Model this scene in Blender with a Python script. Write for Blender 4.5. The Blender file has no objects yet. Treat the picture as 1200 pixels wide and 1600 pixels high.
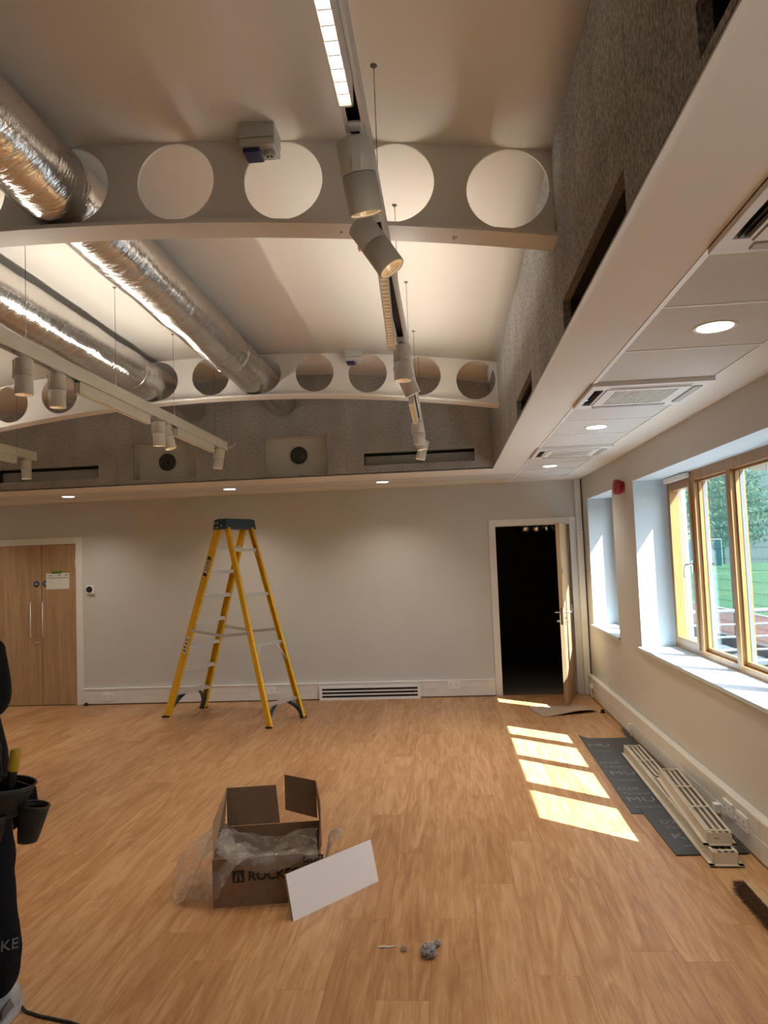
import bpy, bmesh, math, random
from mathutils import Vector, Matrix, noise
random.seed(7)
S = bpy.context.scene
COL = S.collection
PI = math.pi

# ------------------------------------------------------------------ camera
FPX = 1150.0
YAW, PITCH, ROLL, CAMH = -0.08304, 0.06127, 0.03815, 1.72
cam_d = bpy.data.cameras.new('camera')
cam_d.sensor_fit = 'HORIZONTAL'; cam_d.sensor_width = 36.0; cam_d.lens = FPX / 1200 * 36
cam_d.clip_start = 0.05; cam_d.clip_end = 400
cam = bpy.data.objects.new('camera', cam_d); COL.objects.link(cam); S.camera = cam
fwd = Vector((math.sin(YAW)*math.cos(PITCH), math.cos(YAW)*math.cos(PITCH), math.sin(PITCH)))
r0 = Vector((math.cos(YAW), -math.sin(YAW), 0)); d0 = fwd.cross(r0)
rt = r0*math.cos(ROLL) + d0*math.sin(ROLL); dn = d0*math.cos(ROLL) - r0*math.sin(ROLL)
cam.matrix_world = Matrix(((rt.x, -dn.x, -fwd.x, 0), (rt.y, -dn.y, -fwd.y, 0), (rt.z, -dn.z, -fwd.z, CAMH), (0, 0, 0, 1)))

# ------------------------------------------------------------------ light and exposure
S.view_settings.view_transform = 'Standard'; S.view_settings.look = 'None'
S.view_settings.gamma = 1.0; S.view_settings.use_curve_mapping = False
S.view_settings.exposure = 1.15
S.cycles.use_denoising = True
S.cycles.max_bounces = 8; S.cycles.diffuse_bounces = 5; S.cycles.glossy_bounces = 3; S.cycles.transparent_max_bounces = 14
S.cycles.use_adaptive_sampling = True; S.cycles.adaptive_threshold = 0.02
S.cycles.caustics_reflective = False; S.cycles.caustics_refractive = False
S.cycles.sample_clamp_indirect = 6.0
SUN_DIR = Vector((-0.68, 0.535, -1.0)).normalized()          # the way the sunlight travels
world = bpy.data.worlds.new('sky'); S.world = world; world.use_nodes = True
wn = world.node_tree; wn.nodes.clear()
wo = wn.nodes.new('ShaderNodeOutputWorld'); wb = wn.nodes.new('ShaderNodeBackground')
sky = wn.nodes.new('ShaderNodeTexSky'); sky.sky_type = 'NISHITA'; sky.sun_disc = False
sky.sun_elevation = math.asin(-SUN_DIR.z); sky.sun_rotation = math.atan2(-SUN_DIR.x, -SUN_DIR.y)
sky.air_density = 1.0; sky.dust_density = 1.5; sky.ozone_density = 1.0
wb.inputs['Strength'].default_value = 0.35
wn.links.new(sky.outputs[0], wb.inputs['Color']); wn.links.new(wb.outputs[0], wo.inputs['Surface'])
sun_d = bpy.data.lights.new('sun', 'SUN'); sun_d.energy = 15.5; sun_d.angle = math.radians(0.53); sun_d.color = (0.80, 0.92, 1.0)
sun = bpy.data.objects.new('sun', sun_d); COL.objects.link(sun)
sun.rotation_euler = SUN_DIR.to_track_quat('-Z', 'Y').to_euler()
WARM = (1.0, 0.81, 0.60)
SPOT_W = 22.0      # watts of a track spot
DOWN_W = 18.0      # watts of a recessed downlight
UP = (2.0, 36.0)   # glow of the added, unseen upward strips: near bay, far bay

# ------------------------------------------------------------------ materials
MATS = {}
def newmat(name):
    m = bpy.data.materials.new(name); m.use_nodes = True
    MATS[name] = m
    nt = m.node_tree; b = nt.nodes['Principled BSDF']
    return m, nt, b
def N(nt, t, **kw):
    n = nt.nodes.new(t)
    for k, v in kw.items():
        if k in n.inputs: n.inputs[k].default_value = v
        else: setattr(n, k, v)
    return n
def ramp(nt, fac, stops):
    r = nt.nodes.new('ShaderNodeValToRGB')
    while len(r.color_ramp.elements) < len(stops): r.color_ramp.elements.new(0.5)
    for e, (p, c) in zip(r.color_ramp.elements, stops):
        e.position = p; e.color = (c[0], c[1], c[2], 1)
    nt.links.new(fac, r.inputs[0]); return r.outputs[0]
def plain(name, col, rough=0.5, metal=0.0, var=0.06, scale=8.0, bump=0.0, bscale=60.0, emit=None, estr=0.0, spec=None):
    m, nt, b = newmat(name)
    tc = N(nt, 'ShaderNodeTexCoord')
    nz = N(nt, 'ShaderNodeTexNoise', Scale=scale, Detail=4.0)
    nt.links.new(tc.outputs['Object'], nz.inputs['Vector'])
    lo = [max(0, c*(1-var)) for c in col]; hi = [min(1, c*(1+var)) for c in col]
    nt.links.new(ramp(nt, nz.outputs[0], [(0.3, lo), (0.7, hi)]), b.inputs['Base Color'])
    b.inputs['Roughness'].default_value = rough; b.inputs['Metallic'].default_value = metal
    if spec is not None: b.inputs['Specular IOR Level'].default_value = spec
    if bump:
        n2 = N(nt, 'ShaderNodeTexNoise', Scale=bscale, Detail=3.0)
        nt.links.new(tc.outputs['Object'], n2.inputs['Vector'])
        bp = N(nt, 'ShaderNodeBump', Strength=bump, Distance=0.01)
        nt.links.new(n2.outputs[0], bp.inputs['Height']); nt.links.new(bp.outputs[0], b.inputs['Normal'])
    if emit:
        b.inputs['Emission Color'].default_value = (*emit, 1); b.inputs['Emission Strength'].default_value = estr
    return m
plain('wall', (0.60, 0.59, 0.57), 0.65, var=0.02, scale=1.5, bump=0.05, bscale=180)
plain('ceilpaint', (0.80, 0.765, 0.715), 0.7, var=0.015, scale=1.0)
plain('beampaint', (0.74, 0.70, 0.65), 0.55, var=0.02)
plain('white', (0.80, 0.79, 0.77), 0.45, var=0.02)
plain('reveal', (0.56, 0.64, 0.70), 0.6, var=0.02)  # white paint with the bluish cast of daylight put into the colour
plain('tile', (0.66, 0.64, 0.62), 0.75, var=0.02, scale=30, bump=0.1, bscale=300)
plain('gridbar', (0.92, 0.915, 0.90), 0.35, var=0.01)
plain('trackwhite', (0.80, 0.775, 0.72), 0.4, var=0.02)
plain('headwhite', (0.72, 0.69, 0.63), 0.4, var=0.02)
plain('black', (0.012, 0.012, 0.013), 0.5, var=0.2)
plain('darkgrey', (0.055, 0.052, 0.048), 0.6, var=0.2)
plain('plategrey', (0.60, 0.585, 0.53), 0.55, metal=0.0, var=0.06, scale=5)
plain('chrome', (0.75, 0.74, 0.72), 0.22, metal=1.0, var=0.03)
plain('alu', (0.68, 0.67, 0.65), 0.35, metal=0.75, var=0.05, scale=30)
plain('greymetal', (0.20, 0.19, 0.175), 0.4, metal=0.5, var=0.05)
plain('greybox', (0.42, 0.41, 0.38), 0.5, var=0.03)
plain('bluesocket', (0.006, 0.016, 0.075), 0.35, var=0.1)
plain('yellow', (0.80, 0.47, 0.012), 0.38, var=0.06, scale=14)
plain('ladderblue', (0.018, 0.045, 0.085), 0.45, var=0.12)
plain('edging', (0.16, 0.17, 0.18), 0.4, var=0.04)
plain('red', (0.30, 0.010, 0.013), 0.3, var=0.1)
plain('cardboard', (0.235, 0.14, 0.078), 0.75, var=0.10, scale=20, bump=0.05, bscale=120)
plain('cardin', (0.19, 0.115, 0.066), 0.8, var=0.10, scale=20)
plain('hardboard', (0.40, 0.29, 0.215), 0.7, var=0.08, scale=12)
plain('panelwhite', (0.88, 0.88, 0.88), 0.7, var=0.01, scale=60)
plain('mineral', (0.30, 0.235, 0.16), 0.9, var=0.2, scale=60)
plain('ink', (0.01, 0.01, 0.011), 0.6, var=0.1)
plain('membrane', (0.030, 0.036, 0.044), 0.42, var=0.35, scale=9, bump=0.08, bscale=25)
plain('print', (0.24, 0.25, 0.255), 0.6, var=0.15)
plain('grillecream', (0.66, 0.61, 0.52), 0.4, var=0.03)
plain('bristle', (0.095, 0.047, 0.022), 0.8, var=0.4, scale=80)
plain('broomwood', (0.50, 0.34, 0.20), 0.6, var=0.1, scale=20)
plain('cloth', (0.006, 0.006, 0.007), 0.9, var=0.3, scale=20, bump=0.15, bscale=40, spec=0.2)
plain('clothprint', (0.16, 0.155, 0.16), 0.7, var=0.3, scale=60)
plain('leather', (0.022, 0.018, 0.014), 0.6, var=0.35, scale=16, bump=0.12, bscale=60)
plain('leatherrim', (0.04, 0.034, 0.028), 0.5, var=0.2)
plain('toolyellow', (0.50, 0.31, 0.02), 0.4, var=0.1)
plain('skin', (0.50, 0.29, 0.20), 0.55, var=0.06)
plain('hair', (0.03, 0.02, 0.013), 0.7, var=0.3, scale=60)
plain('shoewhite', (0.42, 0.40, 0.37), 0.6, var=0.15, scale=25)
plain('shoesole', (0.55, 0.52, 0.46), 0.6, var=0.05)
plain('shoegrey', (0.16, 0.14, 0.13), 0.6, var=0.1)
plain('paper', (0.72, 0.72, 0.70), 0.7, var=0.02)
plain('tapegreen', (0.07, 0.20, 0.02), 0.5, var=0.08)
plain('signblue', (0.012, 0.05, 0.16), 0.4, var=0.05)
plain('dust', (0.33, 0.33, 0.355), 0.95, var=0.35, scale=120)
plain('chip', (0.72, 0.69, 0.64), 0.8, var=0.1)
plain('smear', (0.55, 0.42, 0.30), 0.9, var=0.2, scale=60)
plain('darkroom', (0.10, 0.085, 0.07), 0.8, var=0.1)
plain('paving', (0.3, 0.3, 0.3), 0.8, var=0.08, scale=2)
plain('concrete', (0.06, 0.052, 0.045), 0.85, var=0.15, scale=3)
plain('track_red', (0.15, 0.034, 0.03), 0.9, var=0.12, scale=3)
plain('turf', (0.034, 0.085, 0.018), 0.95, var=0.18, scale=2.5)
plain('linewhite', (0.36, 0.36, 0.35), 0.8, var=0.05)
plain('lineyellow', (0.22, 0.18, 0.05), 0.8, var=0.05)
plain('fencegreen', (0.01, 0.085, 0.06), 0.5, var=0.1)
plain('railwhite', (0.24, 0.265, 0.28), 0.4, var=0.02)
plain('goalblue', (0.05, 0.09, 0.19), 0.6, var=0.25, scale=3)
plain('brickred', (0.15, 0.062, 0.04), 0.85, var=0.2, scale=3)
plain('slate', (0.09, 0.095, 0.105), 0.7, var=0.1)
plain('bark', (0.11, 0.08, 0.055), 0.9, var=0.3, scale=6)
plain('leaf_a', (0.018, 0.045, 0.014), 0.6, var=0.5, scale=1.3)
plain('leaf_b', (0.03, 0.062, 0.02), 0.6, var=0.5, scale=1.3)
plain('leaf_c', (0.013, 0.036, 0.022), 0.6, var=0.5, scale=1.3)
plain('lampglow', (0.9, 0.85, 0.8), 0.4, emit=(1.0, 0.93, 0.82), estr=1.3)
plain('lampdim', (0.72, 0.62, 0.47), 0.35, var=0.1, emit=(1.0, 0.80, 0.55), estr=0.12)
plain('ledwhite', (0.9, 0.9, 0.9), 0.4, emit=(1.0, 0.95, 0.88), estr=2.5)
plain('spotglow', (0.9, 0.8, 0.65), 0.3, emit=(1.0, 0.78, 0.50), estr=4.0)
plain('upglow_near', (0.8, 0.8, 0.8), 0.5, emit=(1.0, 0.86, 0.70), estr=UP[0])
plain('upglow_mid', (0.8, 0.8, 0.8), 0.5, emit=(1.0, 0.90, 0.77), estr=UP[1]*0.62)
plain('upglow_far', (0.8, 0.8, 0.8), 0.5, emit=(1.0, 0.90, 0.77), estr=UP[1])
plain('reflector', (0.85, 0.68, 0.48), 0.25, metal=0.6, var=0.12, scale=90)

def mat_felt():
    m, nt, b = newmat('felt')
    tc = N(nt, 'ShaderNodeTexCoord')
    mp = N(nt, 'ShaderNodeMapping'); mp.inputs['Scale'].default_value = (1, 1, 0.45)
    nt.links.new(tc.outputs['Object'], mp.inputs[0])
    a = N(nt, 'ShaderNodeTexNoise', Scale=150.0, Detail=4.0, Roughness=0.65)
    nt.links.new(mp.outputs[0], a.inputs['Vector'])
    c = N(nt, 'ShaderNodeTexNoise', Scale=5.0, Detail=2.0); nt.links.new(mp.outputs[0], c.inputs['Vector'])
    mx = N(nt, 'ShaderNodeMath', operation='MULTIPLY_ADD'); mx.inputs[1].default_value = 0.15
    nt.links.new(c.outputs[0], mx.inputs[0]); nt.links.new(a.outputs[0], mx.inputs[2])
    nt.links.new(ramp(nt, mx.outputs[0], [(0.38, (0.13, 0.128, 0.125)), (0.56, (0.35, 0.342, 0.332)), (0.78, (0.68, 0.665, 0.645))]), b.inputs['Base Color'])
    b.inputs['Roughness'].default_value = 0.95; b.inputs['Specular IOR Level'].default_value = 0.1
    bp = N(nt, 'ShaderNodeBump', Strength=0.5, Distance=0.004)
    nt.links.new(a.outputs[0], bp.inputs['Height']); nt.links.new(bp.outputs[0], b.inputs['Normal'])
mat_felt()

def mat_wood(name, stops, sx, sy, sz, rough, rnd=0.0, bump=0.05):
    """long-grained wood, grain along the axis of the smallest scale"""
    m, nt, b = newmat(name)
    tc = N(nt, 'ShaderNodeTexCoord'); oi = N(nt, 'ShaderNodeObjectInfo')
    ml = N(nt, 'ShaderNodeMath', operation='MULTIPLY'); ml.inputs[1].default_value = 57.0
    nt.links.new(oi.outputs['Random'], ml.inputs[0])
    cb = N(nt, 'ShaderNodeCombineXYZ'); nt.links.new(ml.outputs[0], cb.inputs[0]); nt.links.new(ml.outputs[0], cb.inputs[1])
    ad = N(nt, 'ShaderNodeVectorMath', operation='ADD')
    nt.links.new(tc.outputs['Object'], ad.inputs[0]); nt.links.new(cb.outputs[0], ad.inputs[1])
    mp = N(nt, 'ShaderNodeMapping'); mp.inputs['Scale'].default_value = (sx, sy, sz)
    nt.links.new(ad.outputs[0], mp.inputs[0])
    a = N(nt, 'ShaderNodeTexNoise', Scale=1.0, Detail=6.0, Roughness=0.62, Distortion=1.6)
    nt.links.new(mp.outputs[0], a.inputs['Vector'])
    mp2 = N(nt, 'ShaderNodeMapping'); mp2.inputs['Scale'].default_value = (sx*6.5, sy*2.2, sz*6.5)
    nt.links.new(ad.outputs[0], mp2.inputs[0])
    f = N(nt, 'ShaderNodeTexNoise', Scale=1.0, Detail=3.0, Roughness=0.6)
    nt.links.new(mp2.outputs[0], f.inputs['Vector'])
    m1 = N(nt, 'ShaderNodeMath', operation='MULTIPLY_ADD'); m1.inputs[1].default_value = 0.46
    nt.links.new(f.outputs[0], m1.inputs[0]); nt.links.new(a.outputs[0], m1.inputs[2])
    m2 = N(nt, 'ShaderNodeMath', operation='MULTIPLY_ADD'); m2.inputs[1].default_value = rnd
    nt.links.new(oi.outputs['Random'], m2.inputs[0]); nt.links.new(m1.outputs[0], m2.inputs[2])
    nt.links.new(ramp(nt, m2.outputs[0], stops), b.inputs['Base Color'])
    b.inputs['Roughness'].default_value = rough
    bp = N(nt, 'ShaderNodeBump', Strength=bump, Distance=0.002)
    nt.links.new(f.outputs[0], bp.inputs['Height']); nt.links.new(bp.outputs[0], b.inputs['Normal'])
mat_wood('floorwood', [(0.46, (0.265, 0.125, 0.049)), (0.72, (0.415, 0.212, 0.088)), (1.0, (0.57, 0.345, 0.175))], 13, 1.5, 13, 0.42, 0.16)
mat_wood('doorwood', [(0.48, (0.31, 0.18, 0.088)), (0.95, (0.47, 0.31, 0.17))], 16, 16, 0.9, 0.45, 0.05)
mat_wood('windowwood', [(0.48, (0.27, 0.125, 0.037)), (0.95, (0.41, 0.215, 0.075))], 30, 30, 2.0, 0.4, 0.06)

def mat_foil():
    m, nt, b = newmat('foil')
    tc = N(nt, 'ShaderNodeTexCoord')
    mp = N(nt, 'ShaderNodeMapping'); mp.inputs['Scale'].default_value = (0.45, 1.0, 0.45)
    nt.links.new(tc.outputs['Object'], mp.inputs[0])
    a = N(nt, 'ShaderNodeTexNoise', Scale=13.0, Detail=4.0, Roughness=0.55, Distortion=1.2)
    c = N(nt, 'ShaderNodeTexNoise', Scale=55.0, Detail=3.0, Distortion=0.8)
    for x in (a, c): nt.links.new(mp.outputs[0], x.inputs['Vector'])
    mx = N(nt, 'ShaderNodeMath', operation='MULTIPLY_ADD'); mx.inputs[1].default_value = 0.35
    nt.links.new(c.outputs[0], mx.inputs[0]); nt.links.new(a.outputs[0], mx.inputs[2])
    bp = N(nt, 'ShaderNodeBump', Strength=0.62, Distance=0.010)
    nt.links.new(mx.outputs[0], bp.inputs['Height']); nt.links.new(bp.outputs[0], b.inputs['Normal'])
    b.inputs['Base Color'].default_value = (0.72, 0.70, 0.67, 1); b.inputs['Metallic'].default_value = 1.0
    nt.links.new(ramp(nt, a.outputs[0], [(0.3, (0.13,)*3), (0.7, (0.24,)*3)]), b.inputs['Roughness'])
mat_foil()

def mat_glass(name, tint, gloss, white=0.0):
    m = bpy.data.materials.new(name); m.use_nodes = True; MATS[name] = m
    nt = m.node_tree; nt.nodes.clear()
    o = N(nt, 'ShaderNodeOutputMaterial')
    t = N(nt, 'ShaderNodeBsdfTransparent'); t.inputs[0].default_value = (*tint, 1)
    g = N(nt, 'ShaderNodeBsdfGlossy'); g.inputs['Roughness'].default_value = 0.02 if not white else 0.16
    lw = N(nt, 'ShaderNodeLayerWeight'); lw.inputs['Blend'].default_value = 0.5
    pw = N(nt, 'ShaderNodeMath', operation='POWER'); pw.inputs[1].default_value = 5.0
    nt.links.new(lw.outputs['Facing'], pw.inputs[0])
    mf = N(nt, 'ShaderNodeMath', operation='MULTIPLY_ADD'); mf.inputs[1].default_value = 0.7*gloss; mf.inputs[2].default_value = 0.035*gloss; mf.use_clamp = True
    nt.links.new(pw.outputs[0], mf.inputs[0])
    mx = N(nt, 'ShaderNodeMixShader')
    nt.links.new(mf.outputs[0], mx.inputs[0]); nt.links.new(t.outputs[0], mx.inputs[1]); nt.links.new(g.outputs[0], mx.inputs[2])
    out = mx.outputs[0]
    if white:
        tc = N(nt, 'ShaderNodeTexCoord'); nz = N(nt, 'ShaderNodeTexNoise', Scale=14.0, Detail=4.0)
        nt.links.new(tc.outputs['Object'], nz.inputs['Vector'])
        d = N(nt, 'ShaderNodeBsdfDiffuse'); d.inputs[0].default_value = (0.8, 0.78, 0.76, 1)
        tl = N(nt, 'ShaderNodeBsdfTranslucent'); tl.inputs[0].default_value = (0.8, 0.78, 0.76, 1)
        m0 = N(nt, 'ShaderNodeMixShader'); m0.inputs[0].default_value = 0.5
        nt.links.new(d.outputs[0], m0.inputs[1]); nt.links.new(tl.outputs[0], m0.inputs[2])
        rg = ramp(nt, nz.outputs[0], [(0.35, (white*0.35,)*3), (0.75, (white*1.9,)*3)])
        m2 = N(nt, 'ShaderNodeMixShader')
        nt.links.new(rg, m2.inputs[0]); nt.links.new(out, m2.inputs[1]); nt.links.new(m0.outputs[0], m2.inputs[2])
        out = m2.outputs[0]
        bp = N(nt, 'ShaderNodeBump', Strength=0.6, Distance=0.01)
        n3 = N(nt, 'ShaderNodeTexNoise', Scale=30.0, Detail=4.0, Distortion=1.5)
        nt.links.new(tc.outputs['Object'], n3.inputs['Vector'])
        nt.links.new(n3.outputs[0], bp.inputs['Height']); nt.links.new(bp.outputs[0], g.inputs['Normal'])
    nt.links.new(out, o.inputs[0])
mat_glass('glass', (0.93, 0.96, 0.95), 1.0)
mat_glass('film', (0.95, 0.94, 0.93), 3.2, 0.25)

# ------------------------------------------------------------------ helpers
def link(o, parent=None):
    COL.objects.link(o)
    if parent is not None: o.parent = parent
    return o
def wloc(p):
    v = Vector((0, 0, 0))
    while p is not None:
        v += p.location; p = p.parent
    return v
class MB:
    """collects shapes in world coordinates; build() links them as one mesh object"""
    def __init__(s): s.v = []; s.f = []; s.sm = []
    def add(s, vs, fs, smooth=False):
        o = len(s.v); s.v += [Vector(p) for p in vs]
        for f in fs: s.f.append(tuple(i+o for i in f)); s.sm.append(smooth)
        return s
    def box(s, x0, x1, y0, y1, z0, z1, c=0.0):
        if c <= 0:
            vs = [(x, y, z) for x in (x0, x1) for y in (y0, y1) for z in (z0, z1)]
            return s.add(vs, [(0, 1, 3, 2), (4, 6, 7, 5), (0, 4, 5, 1), (2, 3, 7, 6), (0, 2, 6, 4), (1, 5, 7, 3)])
        bm = bmesh.new(); bmesh.ops.create_cube(bm, size=1)
        for v in bm.verts: v.co = Vector((x0+(v.co.x+.5)*(x1-x0), y0+(v.co.y+.5)*(y1-y0), z0+(v.co.z+.5)*(z1-z0)))
        bmesh.ops.bevel(bm, geom=list(bm.edges), offset=c, segments=2, affect='EDGES', profile=0.5)
        bm.verts.ensure_lookup_table()
        s.add([v.co.copy() for v in bm.verts], [[v.index for v in f.verts] for f in bm.faces]); bm.free(); return s
    def bar(s, p, q, w, h, up=(0, 0, 1)):
        """rectangular bar from p to q, w across, h along up"""
        p = Vector(p); q = Vector(q); d = (q-p).normalized(); u = Vector(up)
        r = d.cross(u).normalized(); u = r.cross(d).normalized()
        vs = [c + r*a*w/2 + u*b*h/2 for c in (p, q) for a, b in ((-1, -1), (1, -1), (1, 1), (-1, 1))]
        return s.add(vs, [(3, 2, 1, 0), (4, 5, 6, 7), (0, 1, 5, 4), (1, 2, 6, 5), (2, 3, 7, 6), (3, 0, 4, 7)])
    def tube(s, pts, r, n=12, cap=True):
        pts = [Vector(p) for p in pts]; rs = r if isinstance(r, (list, tuple)) else [r]*len(pts)
        rings = []; u = None
        for i, p in enumerate(pts):
            a = pts[max(i-1, 0)]; b = pts[min(i+1, len(pts)-1)]; d = (b-a).normalized()
            if u is None:
                u = d.orthogonal().normalized()
            u = (u - d*u.dot(d)).normalized(); w = d.cross(u)
            rings.append([p + (u*math.cos(2*PI*k/n)+w*math.sin(2*PI*k/n))*rs[i] for k in range(n)])
        vs = [v for R in rings for v in R]; fs = []
        for i in range(len(rings)-1):
            for k in range(n): fs.append((i*n+k, i*n+(k+1) % n, (i+1)*n+(k+1) % n, (i+1)*n+k))
        s.add(vs, fs, True)
        if cap:
            s.add(rings[0], [tuple(range(n))[::-1]]); s.add(rings[-1], [tuple(range(n))])
        return s
    def lathe(s, prof, c, n=24, axis=(0, 0, 1), smooth=True):
        """profile [(radius, height)] turned about an axis through c"""
        ax = Vector(axis).normalized(); u = ax.orthogonal().normalized(); w = ax.cross(u); c = Vector(c)
        vs = []; fs = []
        for r, h in prof:
            for k in range(n): vs.append(c + ax*h + (u*math.cos(2*PI*k/n)+w*math.sin(2*PI*k/n))*r)
        for i in range(len(prof)-1):
            for k in range(n): fs.append((i*n+k, i*n+(k+1) % n, (i+1)*n+(k+1) % n, (i+1)*n+k))
        return s.add(vs, fs, smooth)
    def prism(s, poly, z0, z1):
        n = len(poly)
        vs = [(x, y, z0) for x, y in poly]+[(x, y, z1) for x, y in poly]
        return s.add(vs, [tuple(range(n))[::-1], tuple(range(n, 2*n))]+[(k, (k+1) % n, n+(k+1) % n, n+k) for k in range(n)])
    def plate(s, pts, thick, nrm=None):
        """flat polygon in space given thickness along its normal"""
        pts = [Vector(p) for p in pts]; n = len(pts)
        nr = Vector(nrm).normalized() if nrm else (pts[1]-pts[0]).cross(pts[2]-pts[0]).normalized()
        vs = pts+[p+nr*thick for p in pts]
        return s.add(vs, [tuple(range(n))[::-1], tuple(range(n, 2*n))]+[(k, (k+1) % n, n+(k+1) % n, n+k) for k in range(n)])
    def holed(s, axis, u0, u1, v0, v1, a0, a1, holes):
        """slab with rectangular holes. axis 'x': u=y v=z; axis 'y': u=x v=z; axis 'z': u=x v=y"""
        us = sorted({u0, u1, *[h[0] for h in holes], *[h[1] for h in holes]}); vs = sorted({v0, v1, *[h[2] for h in holes], *[h[3] for h in holes]})
        us = [u for u in us if u0 <= u <= u1]; vs = [v for v in vs if v0 <= v <= v1]
        for i in range(len(us)-1):
            for j in range(len(vs)-1):
                cu = (us[i]+us[i+1])/2; cv = (vs[j]+vs[j+1])/2
                if any(h[0] < cu < h[1] and h[2] < cv < h[3] for h in holes): continue
                b = (us[i], us[i+1], vs[j], vs[j+1])
                if axis == 'x': s.box(a0, a1, b[0], b[1], b[2], b[3])
                elif axis == 'y': s.box(b[0], b[1], a0, a1, b[2], b[3])
                else: s.box(b[0], b[1], b[2], b[3], a0, a1)
        return s
    def mesh(s, name, mat, off):
        me = bpy.data.meshes.new(name)
        me.from_pydata([v-off for v in s.v], [], s.f)
        if any(s.sm): me.polygons.foreach_set('use_smooth', s.sm)
        me.materials.append(MATS[mat]); me.update()
        bm = bmesh.new(); bm.from_mesh(me); bmesh.ops.recalc_face_normals(bm, faces=bm.faces); bm.to_mesh(me); bm.free()
        return me
    def build(s, name, mat, parent=None, at=None, center=False):
        base = wloc(parent)
        if at is None:
            if center:
                lo = [min(v[i] for v in s.v) for i in range(3)]; hi = [max(v[i] for v in s.v) for i in range(3)]
                at = Vector([(a+b)/2 for a, b in zip(lo, hi)])
            else: at = base
        at = Vector(at)
        o = bpy.data.objects.new(name, s.mesh(name, mat, at)); o.location = at-base
        return link(o, parent)
def tag(o, label, cat, group=None):
    o['label'] = label; o['category'] = cat
    if group: o['group'] = group
    return o
def thing(name, label, cat, loc, group=None):
    o = bpy.data.objects.new(name, None); o.location = loc; o.empty_display_size = 0.05
    link(o); return tag(o, label, cat, group)
def struct(name, loc=(0, 0, 0), label=None):
    o = bpy.data.objects.new(name, None); o.location = loc; link(o); o['kind'] = 'structure'
    if label: o['label'] = label
    return o
def sbuild(mb, name, mat, at=(0, 0, 0), label=None):
    o = mb.build(name, mat, None, at=at); o['kind'] = 'structure'
    if label: o['label'] = label
    return o
def copy_tree(o, parent=None):
    c = o.copy(); COL.objects.link(c); c.parent = parent
    for ch in list(o.children): copy_tree(ch, c)
    return c
def text(name, body, size, mat, parent, loc, rot, ext=0.0006, align='LEFT', bold=0.0):
    cu = bpy.data.curves.new(name, 'FONT'); cu.body = body; cu.size = size; cu.extrude = ext; cu.align_x = align; cu.resolution_u = 3; cu.offset = bold
    t = bpy.data.objects.new('text_tmp', cu); COL.objects.link(t)
    dg = bpy.context.evaluated_depsgraph_get(); dg.update()
    me = bpy.data.meshes.new_from_object(t.evaluated_get(dg)); bpy.data.objects.remove(t)
    me.name = name; me.materials.clear(); me.materials.append(MATS[mat])
    o = bpy.data.objects.new(name, me); o.location = Vector(loc)-wloc(parent); o.rotation_euler = rot
    return link(o, parent)
def lamp(name, kind, parent, loc, energy, color, rot=None, **kw):
    d = bpy.data.lights.new(name, kind); d.energy = energy; d.color = color
    for k, v in kw.items(): setattr(d, k, v)
    o = bpy.data.objects.new(name, d); o.location = Vector(loc)
    if rot is not None: o.rotation_euler = rot
    return link(o, parent)

# ------------------------------------------------------------------ dimensions read from the photograph
H = 2.576          # soffit
XB = 0.504         # face of the felt bulkhead on the right
FY = 7.50          # face of the felt bulkhead at the far end
FW = 9.10          # far wall
XW = 1.655         # right wall
XL = -6.60         # left wall
YB = -3.20         # wall behind
XBL = -5.60        # felt bulkhead on the left
YBB = -2.0         # felt bulkhead behind
def under(x): return 3.19-0.0346*(x+1.9)**2      # underside of the curved beams
def vault(x): return 3.585-0.0346*(x+1.9)**2     # curved ceiling
SILL, HEAD = 0.85, 2.312
XF0, XF1 = 1.945, 2.045                          # window frame depth
XO = 2.10                                        # outside face of the wall

# ------------------------------------------------------------------ floor
PW, PL = 0.2095, 1.42
floor = struct('floor')
fb = MB().box(XL, XW+0.02, YB, FW+0.02, -0.06, -0.003)
o = fb.build('floor_base', 'cardin', floor)
planks = []
x0 = -0.142-PW*31
rnd = random.Random(3)
known = {0: 3.603, -2: 3.60, -1: 4.38}
i = 0
while x0+i*PW < XW:
    xa = x0+i*PW; xb = xa+PW
    k = round((xa+0.142)/PW)
    ph = known.get(k, rnd.uniform(0, PL)+2.0)
    y = ph-PL*math.ceil((ph-YB)/PL)
    while y < FW:
        a, b = max(y, YB), min(y+PL, FW); u, v = max(xa, XL), min(xb, XW)
        if b-a > 0.01 and v-u > 0.01: planks.append((u, v, a, b))
        y += PL
    i += 1
def seen(p):
    xc, yc = (p[0]+p[1])/2, p[3]
    return yc > 2.55 and p[1] > -0.60*yc-0.35
stuff = MB()
for (u, v, a, b) in planks:
    g = 0.0005
    if seen((u, v, a, b)):
        m = MB().box(u+g, v-g, a+g, b-g, -0.004, 0.0)
        m.build('plank', 'floorwood', floor, center=True)
    else: stuff.box(u+g, v-g, a+g, b-g, -0.004, 0.0)
o = stuff.build('plank_field', 'floorwood', floor, at=(-0.4, 0.7, 0)); o['kind'] = 'stuff'

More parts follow.
